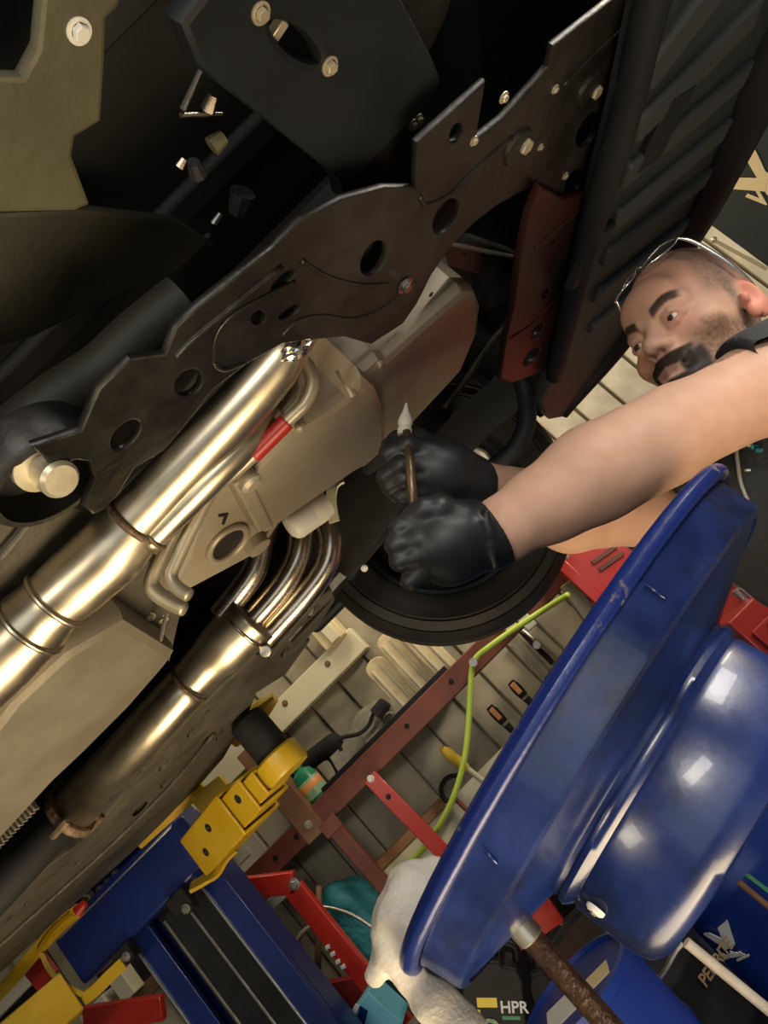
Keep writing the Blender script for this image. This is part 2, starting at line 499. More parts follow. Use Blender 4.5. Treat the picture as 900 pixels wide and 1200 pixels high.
# cream batten high on the wall
bt = thing('wall_batten', 'long cream painted batten fixed across the wall behind the lift pad', 'batten', pyy(330, 838, 2.84))
z = pyy(345, 823, 2.84).z; xa = pyy(120, 1040, 2.84).x; xb = pyy(421, 747, 2.84).x
MB().wbox(xa, xb, 2.82, 2.888, z - 0.052, z + 0.052).build('batten_body', M_CREAM, bt, 35, 0.004)
for (px, py) in ((384, 778), (334, 824)):
    bolt(M_BROWN, bt, pyy(px, py, 2.82), (0, -1, 0), 0.008, 'screw')
gp = thing('gap_block', 'pale timber block on the wall above the end of the cream batten', 'timber block', pyy(382, 742, 2.8))
c = pyy(385, 742, 2.8)
MB().wbox(c.x - 0.05, c.x + 0.05, 2.78, 2.88, c.z - 0.05, c.z + 0.07).build('block', M_PINE, gp, 35, 0.006)
MB().wbox(c.x - 0.012, c.x + 0.03, 2.765, 2.778, c.z - 0.045, c.z + 0.065).build('strip', M_CREAM, gp, 35, 0.003)

# shelf with red-brown steel front rail
SY = 2.56
sh = thing('wall_shelf', 'long wall shelf with a red-brown steel front rail and black tray', 'shelf', pyy(450, 875, SY))
ra, rb = pyy(205, 1108, SY), pyy(668, 655, SY)
rz = pyy(450, 878, SY).z
MB().wbox(ra.x, rb.x, SY - 0.02, SY + 0.02, rz - 0.043, rz + 0.037).build('front_rail', M_RUSTRED, sh, 35, 0.004)
MB().wbox(ra.x, pyy(530, 790, SY).x, SY + 0.02, 2.885, rz + 0.0, rz + 0.025).wbox(pyy(368, 958, SY).x, pyy(530, 790, SY).x, SY + 0.005, SY + 0.02, rz + 0.03, rz + 0.056).build('tray', M_BLACK, sh, 35, 0.002)
for (px, py) in ((478, 852), (530, 800), (345, 978), (320, 1002)):
    bolt(M_BLACKM, sh, Vector((pyy(px, py, SY - .02).x, SY - 0.02, rz)), (0, -1, 0), 0.006)
# post at the left end of the rail, with its bolt
ux = pyy(360, 957, 2.54).x
MB().wbox(ux - 0.055, ux + 0.03, SY - 0.03, SY + 0.03, rz - 0.05, rz + 0.33).build('post', M_BROWN, sh, 35, 0.004)
bolt(M_STEEL, sh, Vector((ux - 0.01, SY - 0.03, rz + 0.0)), (0, -1, 0), 0.009)

def hang(name, m, p1, p2, y, w, t, label, cat):
    """upright flat bar from p1 straight down to the level of p2"""
    a = pyy(*p1, y); b = pyy(*p2, y)
    return tag(MB().wbox(a.x - w / 2, a.x + w / 2, y - t / 2, y + t / 2, b.z, a.z).build(name, m, None, 35, 0.003), label, cat)
rbar = thing('bar', 'x', 'bar', pyy(432, 912, 2.5))
rbar.name = 'hanging_bar'; tag(rbar, 'bright red flat steel bar hanging from the shelf rail', 'steel bar')
a = pyy(433, 910, 2.5); b = pyy(530, 1010, 2.5)
MB().bar(a, b, 0.052, 0.012).build('flat_bar', M_RED, rbar, 35, 0.003)
bolt(M_STEEL, rbar, a + (b - a) * 0.02 + Vector((0, -0.006, 0)), (0, -1, 0), 0.008)
bolt(M_BLACK, rbar, a + (b - a) * 0.24 + Vector((0, -0.006, 0)), (0, -1, 0), 0.006, 'hole_plug')
lb = thing('shelf_leg', 'dark oxide-red steel leg dropping from the shelf rail', 'steel leg', pyy(390, 970, 2.53))
a = pyy(388, 965, 2.53); b = pyy(470, 1060, 2.53)
MB().bar(a, b, 0.05, 0.03).build('leg_bar', M_RUSTRED, lb, 35, 0.003)
MB().bar(a + Vector((0, -0.02, 0.02)), a + Vector((0, -0.02, -0.03)), 0.07, 0.006).build('gusset', M_RUSTRED, lb, 35, 0.002)

# green bottle on the tray
def stand(px, py, y): p = pyy(px, py, y); return Vector((p.x, y, rz + 0.026))
p = stand(376, 934, 2.60); p.z = rz + .026
bo = thing('bottle', 'small green plastic bottle with printed label standing on the wall shelf', 'bottle', p)
MB().lathe(p, (0, 0, 1), [(0, 0), (0.040, 0), (0.044, 0.006), (0.044, 0.095), (0.038, 0.115), (0.018, 0.128), (0.016, 0.136), (0, 0.136)], 32).build('body', M_GREEN, bo)
MB().lathe(p, (0, 0, 1), [(0.0445, 0.022), (0.0452, 0.024), (0.0452, 0.082), (0.0445, 0.084)], 32).build('paper_label', M_LABEL, bo)
MB().lathe(p, (0, 0, 1), [(0.019, 0.132), (0.019, 0.15), (0.008, 0.158), (0.006, 0.172), (0, 0.173)], 20).build('cap', M_GREEN, bo)
MB().lathe(p, (0, 0, 1), [(0.0452, 0.05), (0.0456, 0.051), (0.0456, 0.074), (0.0452, 0.075)], 32).build('orange_band', M_ORANGE, bo)

# black moulded case / drill body next to the bottle
q = stand(392, 905, 2.78)
dr = thing('power_drill', 'black cordless drill lying on the wall shelf behind the bottle', 'drill', q)
S = Soft(q + Vector((-.16, -.08, -.02)), q + Vector((.2, .08, .25)), 0.005)
S.cone(q + Vector((-.09, 0, .15)), q + Vector((.07, 0, .13)), .034, .034, .02).cone(q + Vector((-.12, 0, .155)), q + Vector((-.08, 0, .15)), .02, .03, .01)
S.cone(q + Vector((.05, 0, .12)), q + Vector((.03, 0, .04)), .03, .028, .02).ell(q + Vector((.04, 0, .024)), (.06, .035, .024), None, .01)
me, _ = S.mesh('drill_body'); relax(me, 2); link_mesh('drill_body', me, M_BLACKM, dr, 180)
MB().lathe(q + Vector((-.115, 0, .155)), (-1, 0, .03), [(0, 0), (.016, 0), (.014, .02), (.008, .03), (.004, .05), (0, .05)], 16).build('chuck', M_STEEL, dr)

# folded webbing strap with black buckle
st = thing('webbing_strap', 'folded grey webbing strap with black cord heaped on the wall shelf', 'strap', stand(425, 880, 2.64))
def ribbon(pts, width, thick, m, name, parent, wdir=(0, 1, 0)):
    pp = catmull(pts, 6); b = MB(); wd = Vector(wdir)
    n = len(pp); vs = []; fs = []
    for i, q_ in enumerate(pp):
        t = (pp[min(i + 1, n - 1)] - pp[max(i - 1, 0)]).normalized(); w = (wd - t * wd.dot(t)).normalized(); nn = t.cross(w)
        for sx, sy in ((-1, -1), (1, -1), (1, 1), (-1, 1)): vs.append(q_ + w * sx * width / 2 + nn * sy * thick / 2)
    for i in range(n - 1):
        for k in range(4): fs.append((i * 4 + k, i * 4 + (k + 1) % 4, i * 4 + 4 + (k + 1) % 4, i * 4 + 4 + k))
    fs += [(3, 2, 1, 0), tuple((n - 1) * 4 + k for k in range(4))]
    b.add(vs, fs); return b.build(name, m, parent, 50)
Y_ = 2.63
ribbon([pyy(x_, y_, Y_) for x_, y_ in ((396, 903), (414, 885), (424, 866), (432, 848), (448, 836), (463, 836))], 0.12, 0.006, M_STRAP, 'strap_web', st, (0.7, -0.4, -0.75))
ribbon([pyy(x_, y_, Y_ - .03) for x_, y_ in ((428, 868), (440, 856), (452, 842), (468, 828))], 0.09, 0.006, M_STRAP, 'strap_fold', st, (0.65, -0.4, -0.75))
MB().tube(catmull([pyy(x_, y_, Y_ - .04) for x_, y_ in ((400, 880), (398, 866), (420, 860), (432, 850), (438, 836), (450, 824))], 5), 0.007, 8).build('cord', M_BLACKM, st)
MB().tube([pyy(442, 838, Y_ - .04), pyy(452, 822, Y_ - .04)], [0.03, 0.022], 10).build('buckle', M_BLACKM, st, 35, 0.003)

# three pale planks standing on the shelf
for i, (px, py, hh, w, lab) in enumerate(((476, 820, 0.24, 0.085, 'short pale pine board on the wall shelf, nearest the webbing strap'),
                                         (497, 800, 0.27, 0.075, 'pale pine board in the middle of three on the wall shelf'),
                                         (517, 778, 0.26, 0.085, 'pale pine board on the wall shelf, closest to the tyre'))):
    p = stand(px, py, 2.72 - 0.04 * i)
    t_ = thing('pine_board', lab, 'board', p, 'pale boards on the wall shelf')
    b = MB(); prof = []
    for k in range(9):
        an = math.pi * k / 8; prof.append((p.x + w / 2 * math.cos(an), p.y, p.z + hh - w * .35 + w * .35 * math.sin(an)))
    prof += [(p.x - w / 2, p.y, p.z), (p.x + w / 2, p.y, p.z)]
    b.prism(prof, (0, 0.03, 0)).build('plank', M_PINE, t_, 35, 0.004)
    for dx in (-.25, .22):
        MB().wbox(p.x + dx * w - .005, p.x + dx * w + .005, p.y - .006, p.y, p.z + .004, p.z + hh - w * .4).build('groove_bead', M_CREAM, t_, 35, 0.002)

# boxes on the low end of the shelf
p1 = pyy(328, 968, 2.6)
wbx = thing('parts_box', 'white cardboard parts box beside the yellow lift arm', 'box', Vector((p1.x, 2.6, rz + .03)))
MB().wbox(pyy(286, 1032, 2.59).x, pyy(316, 1000, 2.59).x, 2.59, 2.72, rz + .026, rz + 0.165).build('carton', M_CARD, wbx, 35, 0.003)
MB().wbox(pyy(292, 1026, 2.59).x, pyy(304, 1013, 2.59).x, 2.588, 2.591, rz + .07, rz + .12).build('print_patch', mat('faded_print', (.45, .42, .33), (.55, .52, .42), .6, 0, 60), wbx, None)
ob = thing('parts_box', 'tall cream parts box behind the white one beside the lift arm', 'box', Vector((p1.x - .03, 2.7, rz + .03)))
MB().wbox(pyy(318, 998, 2.59).x, pyy(346, 969, 2.59).x, 2.60, 2.74, rz + .026, rz + 0.26).build('carton', M_CREAM, ob, 35, 0.003)
tb = thing('tube_pack', 'thin dark red pack standing by the brown shelf post', 'packet', Vector((p1.x + .1, 2.6, rz + .03)))
MB().wbox(pyy(348, 967, 2.59).x, pyy(354, 961, 2.59).x, 2.6, 2.64, rz + .026, rz + 0.26).build('sleeve', M_BLACK, tb, 35, 0.003)
MB().wbox(pyy(349, 966, 2.59).x, pyy(353, 962, 2.59).x, 2.596, 2.602, rz + .09, rz + 0.2).build('red_strip', M_RED, tb, 35, 0.001)

# cream board with brown edging and what hangs in front of it
YB = 2.74
ta, tb_ = pyy(447, 1024, YB), pyy(625, 840, YB)
zt = pyy(530, 935, YB).z
bb = thing('bench_backboard', 'cream bench backboard with brown timber edging below the shelf', 'backboard', Vector((ta.x, YB, zt - .5)))
MB().wbox(ta.x, tb_.x + 0.5, YB, YB + 0.02, zt - 0.55, zt).build('panel', M_CREAM, bb, 35, 0.002)
MB().wbox(ta.x, pyy(520, 942, YB).x, YB - 0.02, YB + 0.03, zt - 0.006, zt + 0.03).build('edging', mat('orange_timber', (.30, .13, .04), (.4, .19, .07), .5, 0, 14), bb, 35, 0.003)
MB().wbox(ta.x + .01, ta.x + .24, YB - 0.012, YB, zt - 0.05, zt - .01).build('paper_strip', mat('cream_paper', (.7, .62, .36), (.76, .7, .45), .6), bb, 35, 0.001)

ho = thing('air_hose', 'lime green air hose hanging in a loop below the wall shelf', 'hose', pyy(550, 830, 2.48))
MB().tube(catmull([pyy(x_, y_, yy) for x_, y_, yy in ((666, 697, 2.38), (656, 703, 2.41), (632, 718, 2.47), (600, 739, 2.48), (572, 759, 2.49), (558, 771, 2.50), (553, 785, 2.50), (551, 815, 2.50), (548, 860, 2.50), (543, 895, 2.50), (531, 935, 2.51), (512, 972, 2.55), (488, 1003, 2.62), (455, 1030, 2.68), (440, 1046, 2.69))], 6), 0.0098, 10).build('hose_line', M_HOSE, ho, 180)
MB().lathe(pyy(555, 776, 2.5), (0, -1, 0), [(0, 0), (.014, 0), (.014, .02), (0, .02)], 12).build('hook', M_STEEL, ho)

# yellow handled brush
def axis_tool(name, label, cat, p, q, pieces, group=None):
    """pieces: (part name, material, t0, t1, profile radii)"""
    p, q = Vector(p), Vector(q); d = q - p
    t_ = thing(name, label, cat, (p + q) / 2, group)
    for nm, m_, t0, t1, rs in pieces:
        n = len(rs); MB().tube([p + d * (t0 + (t1 - t0) * k / (n - 1)) for k in range(n)], list(rs), 12).build(nm, m_, t_, 50)
    return t_
axis_tool('long_brush', 'cream rod with a yellow handle leaning over the cream backboard', 'rod',
          pyy(518, 877, 2.60), pyy(592, 936, 2.73), [('handle', M_YELLOWH, 0, .38, (.010, .018, .019, .017, .019, .018, .014)), ('shaft', M_CREAM, .36, 1, (.010, .010, .010))])
cl = thing('g_clamp', 'small black clamp hanging in front of the cream backboard', 'clamp', pyy(526, 922, 2.7))
MB().tube(catmull([pyy(x_, y_, 2.68) for x_, y_ in ((538, 908), (524, 912), (517, 924), (522, 938), (534, 936))], 5), .009, 8).build('frame', M_BLACK, cl)
MB().tube([pyy(534, 905, 2.68), pyy(529, 943, 2.68)], .006, 8).build('screw_rod', M_STEEL, cl)
axis_tool('red_pencil', 'dark red pencil lying against the cream backboard', 'pencil', pyy(533, 936, 2.7), pyy(552, 954, 2.7), [('barrel', M_RUSTRED, 0, .85, (.008, .008)), ('tip', M_BLACK, .85, 1, (.008, .002))])

for i, (a, b, lab) in enumerate(((( 598, 799), (628, 830), 'orange and black chisel on the wall, nearer the hanging pliers'), ((573, 828), (606, 862), 'orange and black chisel on the wall, just above the cream backboard'))):
    axis_tool('wood_chisel', lab, 'chisel', pyy(*a, 2.8), pyy(*b, 2.8),
              [('handle', M_BLACK, 0, .55, (.013, .019, .019, .016)), ('ferrule', M_STEEL, .55, .62, (.016, .014)), ('blade', M_BLACKM, .62, 1, (.014, .012, .010))], 'chisels on the wall')
    pa, pb = pyy(*a, 2.8), pyy(*b, 2.8); d = pb - pa
    t_ = [o for o in bpy.data.objects if o.name.startswith('wood_chisel')][-1]
    MB().bar(pa + d * .06 + Vector((0, -.016, 0)), pa + d * .42 + Vector((0, -.016, 0)), .02, .012).build('grip_inlay', M_ORANGE, t_, 35, .003)
# pliers and file on a bracket
pb_ = thing('tool_bracket', 'small cream bracket fixed at the end of the red-brown rail', 'bracket', pyy(596, 735, 2.53))
c = pyy(597, 733, 2.53)
MB().wbox(c.x - .022, c.x + .022, 2.50, 2.56, c.z - .02, c.z + .025).build('bracket_body', M_PINE, pb_, 35, .005)
MB().wbox(c.x + .03, c.x + .07, 2.515, 2.53, c.z - .06, c.z + .0).build('clip', M_CARD, pb_, 35, .004)
pl = thing('long_pliers', 'dark long nosed pliers hanging below the cream bracket', 'pliers', pyy(628, 758, 2.87))
MB().tube([pyy(606, 738, 2.875), pyy(628, 757, 2.875)], [.004, .012], 8).tube([pyy(628, 757, 2.875), pyy(648, 778, 2.875)], [.012, .009], 8).build('jaw', M_BLACKM, pl)
MB().tube([pyy(612, 738, 2.865), pyy(630, 753, 2.865)], [.004, .010], 8).tube([pyy(630, 753, 2.865), pyy(656, 776, 2.865)], [.010, .007], 8).build('handle', M_STEEL, pl)
MB().lathe(pyy(629, 756, 2.855), (0, -1, 0), [(0, 0), (.016, 0), (.014, .008), (0, .008)], 16).build('pivot', M_STEEL, pl)
fl = thing('flat_file', 'flat grey file hanging on the wall beside the pliers', 'file', pyy(625, 775, 2.83))
MB().bar(pyy(600, 748, 2.86), pyy(640, 792, 2.86), .035, .006).build('blade', M_STRAP, fl, 35, .001)
MB().bar(pyy(640, 792, 2.86), pyy(655, 808, 2.86), .026, .014).build('handle', M_BLACK, fl, 35, .004)

# banner with the big V at the right, its rod and the timber above it
A = pyy(831, 262, 2.55); h = A.z - CAM.z
B = pz(912, 112, h)
ex = (B - A).normalized(); n_b = ex.cross(Vector((0, 0, 1))).normalized()
if n_b.y > 0: n_b = -n_b
bn = thing('banner', 'dark advertising banner with a cream V and lettering at the right', 'banner', A - Vector((0, 0, 1.0)))
MB().prism([A, A + ex * 1.5, A + ex * 1.5 - Vector((0, 0, 1.0)), A - Vector((0, 0, 1.0))], -n_b * 0.006).build('cloth', M_BANNER, bn, None)
pf = A + n_b * 0.002
def onb(px, py): return pplane(px, py, pf, n_b)
b = MB(); b.prism([onb(*q_) for q_ in ((884, 173), (903, 213), (903, 232), (898, 226), (875, 187))], n_b * .002)
b.build('emblem', M_LOGO, bn, None)
MB().prism([onb(*q_) for q_ in ((863, 208), (900, 209), (898, 224), (857, 221))], n_b * .0025).build('emblem', M_LOGO, bn, None)
dn = Vector((0, 0, -1))
link_mesh('lettering', text_mesh('Valvoline', 0.10, onb(893, 247), ex, (0, 0, 1), .001, .002, 'LEFT', .15), M_LOGO, bn, None)
rod = thing('banner_rod', 'thin brass rod with an end knob along the edge of the dark banner', 'rod', onb(866, 288))
MB().tube([onb(840, 274) + n_b * .03, onb(905, 309) + n_b * .03], .006, 10).build('rod_shaft', M_BRASS, rod)
MB().lathe(onb(843, 275) + n_b * .03, (onb(905, 309) - onb(840, 274)), [(0, -.012), (.009, -.007), (.012, 0), (.009, .007), (0, .012)], 12).build('knob', M_BRASS, rod)
tp = thing('wall_timber', 'brown timber plate along the top of the dark banner', 'timber', onb(860, 190) )
tdir = ex
a = pplane(839, 212, pf - n_b * .05, n_b); 
MB().bar(pz(846, 196, h + .06), pz(906, 82, h + .06), .11, .03, n_b).build('plank', M_BROWN, tp, 35, .003)
bolt(M_STEEL, tp, pz(872, 152, h + .05) + n_b * .01, n_b, .010, 'screw')
# ---------------------------------------------------------------- the lifted car, seen from below
M_UNDER = mat('underseal_black', (0.003, 0.003, 0.003), (0.007, 0.0065, 0.006), 0.75, 0, 6, 0.1, 50)
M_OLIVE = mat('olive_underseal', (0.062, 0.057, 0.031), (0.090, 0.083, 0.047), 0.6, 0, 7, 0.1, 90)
M_OLIVED = mat('shaded_olive_underseal', (0.014, 0.0125, 0.007), (0.022, 0.020, 0.011), 0.65, 0, 7, 0.1, 90)  # shaded copy of the olive, shade put into the colour
M_SUBF = mat('dusty_subframe_steel', (0.008, 0.007, 0.006), (0.028, 0.0245, 0.021), 0.42, 0.2, 11, 0.12, 60, rvar=.12, contrast=(.38, .72))
M_REDARM = mat('red_reflection_steel', (0.035, 0.009, 0.008), (0.014, 0.012, 0.011), 0.4, 0.2, 6, 0.1, 60, contrast=(.42, .6))  # red reflected from the tool chest, put into the colour
M_ALLOY = mat('dusty_cast_alloy', (0.27, 0.225, 0.16), (0.37, 0.32, 0.24), 0.45, 0.3, 6, 0.05, 130, rvar=.06)
M_PAN = mat('grey_pan_steel', (0.17, 0.15, 0.11), (0.235, 0.21, 0.16), 0.5, 0.35, 5, 0.12, 60, rvar=.08)
M_CHROME = mat('polished_stainless', (0.50, 0.43, 0.31), (0.60, 0.53, 0.40), 0.35, 1.0, 14, 0.0, 30, rvar=.06)
M_CHROMED = mat('copper_tinted_stainless', (0.55, 0.44, 0.33), (0.70, 0.62, 0.5), 0.25, 1.0, 20, rvar=.05)
M_WELD = mat('rusty_weld', (0.07, 0.032, 0.016), (0.2, 0.14, 0.085), 0.6, 0.5, 60, .4, 120)
M_TUBE = mat('dull_zinc_tube', (0.27, 0.235, 0.165), (0.36, 0.32, 0.235), 0.4, 0.5, 20)
M_REDSL = mat('red_sleeve', (0.22, 0.010, 0.008), (0.3, 0.016, 0.012), 0.35)
M_TYRE = mat('tyre_rubber', (0.006, 0.0055, 0.005), (0.013, 0.012, 0.0105), 0.6, 0, 14, 0.15, 90, spec=.3)
M_TRAY = mat('blue_black_plastic', (0.016, 0.020, 0.024), (0.026, 0.031, 0.036), 0.55, 0, 8, 0.1, 70, spec=.25)
M_TRAYD = mat('black_undertray_edge', (0.006, 0.008, 0.010), (0.010, 0.0125, 0.015), 0.55, 0, 8, spec=.25)
M_TRAYR = mat('pale_tray_rib', (0.027, 0.033, 0.038), (0.040, 0.047, 0.053), 0.6, 0, 8, spec=.25)  # paler than the tray, makes the stripes
M_RAILC = mat('dirty_chassis_rail', (0.035, 0.031, 0.024), (0.09, 0.08, 0.06), 0.6, 0.1, 7, 0.3, 60)
M_FOIL = mat('crumpled_foil', (0.8, 0.78, 0.7), (0.85, 0.83, 0.76), 0.18, 1.0, 30)
M_FILTER = mat('white_filter_can', (0.55, 0.53, 0.47), (0.64, 0.62, 0.56), 0.35, 0, 10)
M_BOLTY = mat('plated_bolt', (0.42, 0.37, 0.25), (0.55, 0.5, 0.38), 0.4, 0.6, 40)

car = thing('car', 'underside of a raised car with polished exhaust headers and far front wheel', 'car', Vector((-0.1, 1.0, CAM.z + 0.14)))
HZ = CAM.z
# floor pan above everything, with stiffening ribs
fp = MB().wbox(-1.9, 0.55, 0.12, 1.85, HZ + 0.62, HZ + 0.66).build('floor_pan', M_UNDER, car, 35, .01)
for k in range(7):
    MB().wbox(-1.7, 0.4, 0.25 + k * .22, 0.29 + k * .22, HZ + .605, HZ + .622).build('rib', M_UNDER, fp, 35, .006)
body = MB().wbox(-1.95, 0.5, 0.10, 1.88, HZ + 0.66, HZ + 1.05).build('body_shell', M_TRAYD, car, 35, .08, 3)
# near side inner wing panels (olive underseal), the lit patch put into the outline
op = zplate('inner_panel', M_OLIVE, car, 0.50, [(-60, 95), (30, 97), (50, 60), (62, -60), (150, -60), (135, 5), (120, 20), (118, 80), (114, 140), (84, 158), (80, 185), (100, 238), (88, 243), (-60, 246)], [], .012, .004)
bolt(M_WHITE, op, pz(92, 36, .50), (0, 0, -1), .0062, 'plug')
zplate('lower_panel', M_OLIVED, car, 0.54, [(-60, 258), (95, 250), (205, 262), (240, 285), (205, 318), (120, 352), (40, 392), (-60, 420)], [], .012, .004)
MB().tube(catmull([pz(x_, y_, .47) for x_, y_ in ((-60, 560), (0, 520), (60, 472), (120, 432), (160, 395), (215, 350))], 5), [.026] * 26, 14).build('sill_tube', M_OLIVED, car)
# gearbox/steering cover box with slot and two bolts
cvb = zplate('cover_box', M_TRAYD, car, 0.415, [(222, 30), (290, -60), (430, -60), (505, 78), (513, 98), (506, 114), (470, 150), (422, 200), (402, 208), (385, 190), (300, 120), (238, 70)],
             [(347, 50, 44, 24, 42)], .02, .006)
for (x_, y_) in ((305, 15), (386, 77)): bolt(M_BOLTY, cvb, pz(x_, y_, .415), (0, 0, -1), .0052)
for (x_, y_) in ((318, 44), (372, 63)):
    c = pz(x_, y_, .43); MB().bar(c, c + Vector((.014, -.004, 0)), .008, .008, (0, 0, 1)).build('clip', M_BOLTY, cvb, 35, .001)
zplate('cover_bracket', M_SUBF, car, 0.43, [(400, 205), (480, 138), (492, 150), (492, 225), (470, 232), (405, 232)], [], .02, .003)
for (x_, y_, l) in ((484, 146, 1), (490, 140, 1)):
    bolt(M_BOLTY, car, pz(x_, y_, .425), (0, 0, -1), .004)
# the near subframe with its oval holes
SUB = [(44, 524), (97, 506), (107, 482), (118, 457), (153, 423), (196, 417), (208, 385), (232, 362), (275, 328), (320, 293), (350, 262), (400, 236), (450, 222), (489, 222), (491, 168), (567, 100), (556, 167),
       (590, 140), (644, 80), (650, 55), (728, -6), (764, -6), (757, 40), (735, 117), (717, 158), (703, 222), (695, 250), (660, 250), (633, 222), (620, 219), (583, 239), (555, 261), (528, 289), (505, 322), (488, 356), (472, 379), (436, 402), (405, 393), (363, 397), (330, 402), (290, 425), (250, 455), (215, 500), (192, 527),
       (156, 549), (139, 577), (122, 596), (111, 601), (101, 592), (114, 561), (108, 540), (92, 537), (64, 545), (53, 533)]
HOLES = [(438, 303, 25, 14, -62), (523, 254, 26, 13, -60), (535, 156, 15, 8, -66), (689, 153, 25, 11, -62), (673, 213, 18, 9, -60),
         (303, 373, 12, 9, -50), (332, 329, 20, 7, -42), (339, 367, 17, 6, -35), (221, 449, 21, 15, -45), (147, 510, 25, 13, -45)]
sf = zplate('subframe', M_SUBF, car, 0.372, SUB, HOLES, .008, .0025)
zplate('hole_backing', M_UNDER, sf, 0.402, SUB, [], .006, .001)  # dark sheet added so the holes look shaded
def bead(pts, h, r, nm='pressed_bead', m=M_SUBF, par=None):
    r = r * .65
    return MB().tube(catmull([pz(x_, y_, h) for x_, y_ in pts], 5), r, 8).build(nm, m, par or sf, 180)
bead([(353, 305), (372, 318), (395, 328), (425, 334), (455, 333)], .372, .004)
bead([(250, 425), (252, 395), (268, 372), (300, 352), (345, 330)], .372, .004)
bead([(330, 392), (350, 375), (380, 370), (410, 374), (440, 366), (470, 345), (486, 330)], .372, .004)
bead([(250, 425), (262, 433), (285, 425)], .372, .004)
bead([(761, 4), (740, 85), (722, 125)], .370, .005)
bead([(757, 8), (700, 60), (660, 100)], .372, .003)
bead([(205, 418), (222, 400), (255, 372), (330, 312)], .372, .005)
bead([(492, 230), (500, 240), (530, 225), (560, 195), (600, 160)], .372, .004)
for (x_, y_, rr) in ((612, 168, .009), (695, 105, .008), (650, 104, .0035), (555, 165, .0035), (633, 172, .003), (590, 114, .004), (662, 206, .0035), (715, 134, .0035)):
    bolt(M_BOLTY, sf, pz(x_, y_, .372), (0, 0, -1), rr)
for (x_, y_, a_) in ((606, 172, .022), (690, 104, .02), (708, 160, .014)):
    c = pz(x_, y_, .372); MB().lathe(c, (0, 0, -1), [(0, 0), (a_, 0), (a_ * .9, .004), (a_ * .5, .005), (0, .005)], 24).build('pressed_boss', M_SUBF, sf)
bolt(M_FOIL, sf, pz(474, 334, .37), (0, 0, -1), .007, 'bright_nut')
# round mount at the left end
cm = pz(55, 556, .40)
mt = MB().lathe(cm, (0, 0, -1), [(.052, -.03), (.060, -.03), (.060, .004), (.056, .010), (.050, .010), (.048, -.03)], 40).build('mount_ring', M_SUBF, car)
MB().lathe(cm, (0, 0, -1), [(0, -.028), (.05, -.028), (.05, -.024), (0, -.024)], 30).build('mount_rubber', M_UNDER, mt)
b1 = pz(62, 556, .375)
MB().lathe(b1, (.25, -.35, -.9), [(0, -.02), (.017, -.02), (.017, .012), (.014, .016), (0, .016)], 24).build('mount_bolt', M_BOLTY, mt)
MB().lathe(pz(44, 551, .385), (.25, -.35, -.9), [(0, -.01), (.02, -.01), (.02, .0), (0, .0)], 24).build('mount_washer', M_BOLTY, mt)
# heat shield lump under the mount, dark
zplate('heat_shield', M_RAILC, car, .43, [(-60, 600), (30, 590), (110, 605), (150, 600), (80, 660), (20, 700), (-60, 760)], [], .02, .006)
bead([(0, 655), (25, 625), (42, 600)], .42, .006, 'brake_line', M_RAILC, car)
# cross arm going to the far side, red reflection put into its colour
arm = zplate('cross_arm', M_REDARM, car, 0.358, [(634, 222), (660, 236), (700, 226), (690, 270), (676, 318), (664, 368), (650, 430), (600, 448), (588, 444), (594, 400), (604, 358), (611, 300), (622, 250)],
             [(648, 285, 8, 3, -60), (640, 344, 8, 4, -55), (630, 388, 13, 5, -50), (623, 418, 15, 6, -50)], .012, .003)
bead([(628, 290), (660, 262), (690, 238)], .358, .004, 'pressed_bead', M_REDARM, arm)
bead([(598, 396), (622, 380), (650, 352)], .358, .003, 'pressed_bead', M_REDARM, arm)
zplate('rear_link', M_SUBF, car, .40, [(520, 290), (560, 285), (605, 300), (608, 318), (570, 322), (528, 310)], [(545, 297, 4, 2, 0), (568, 299, 5, 3, 0), (586, 308, 4, 2, 0)], .02, .003)
MB().tube([pz(x_, y_, .40) for x_, y_ in ((528, 285), (560, 292), (608, 302))], .003, 6).build('bright_edge', M_STEEL, car)

# sump: rear block, front lobe, block above
s1 = zplate('sump', M_ALLOY, car, .355, [(294, 562), (350, 506), (358, 509), (412, 470), (423, 453), (434, 462), (442, 480), (447, 505), (446, 526), (430, 543), (416, 551), (319, 618)], [], .15, .014)
s2 = zplate('front_sump', M_ALLOY, car, .385, [(396, 474), (444, 430), (452, 428), (507, 379), (540, 351), (552, 351), (558, 366), (555, 396), (538, 436), (484, 494), (432, 542)], [], .15, .014)
for pts, h_, par in ((((352, 502), (340, 489)), .352, s1), (((414, 466), (396, 434)), .352, s1), (((447, 428), (429, 416)), .382, s2)):
    a = pz(*pts[0], h_); b_ = pz(*pts[1], h_ + .035)
    MB().tube([a, b_], [.006, .004], 10).build('cast_rib', M_ALLOY, par, 180)
MB().lathe(pz(505, 345, .40), (0, 0, -1), [(0, 0), (.004, 0), (0, .003)], 8).build('drip', M_UNDER, s2)
MB().wbox(-.25, .34, .84, 1.14, HZ + .47, HZ + .61).build('engine_block', M_UNDER, car, 35, .02)
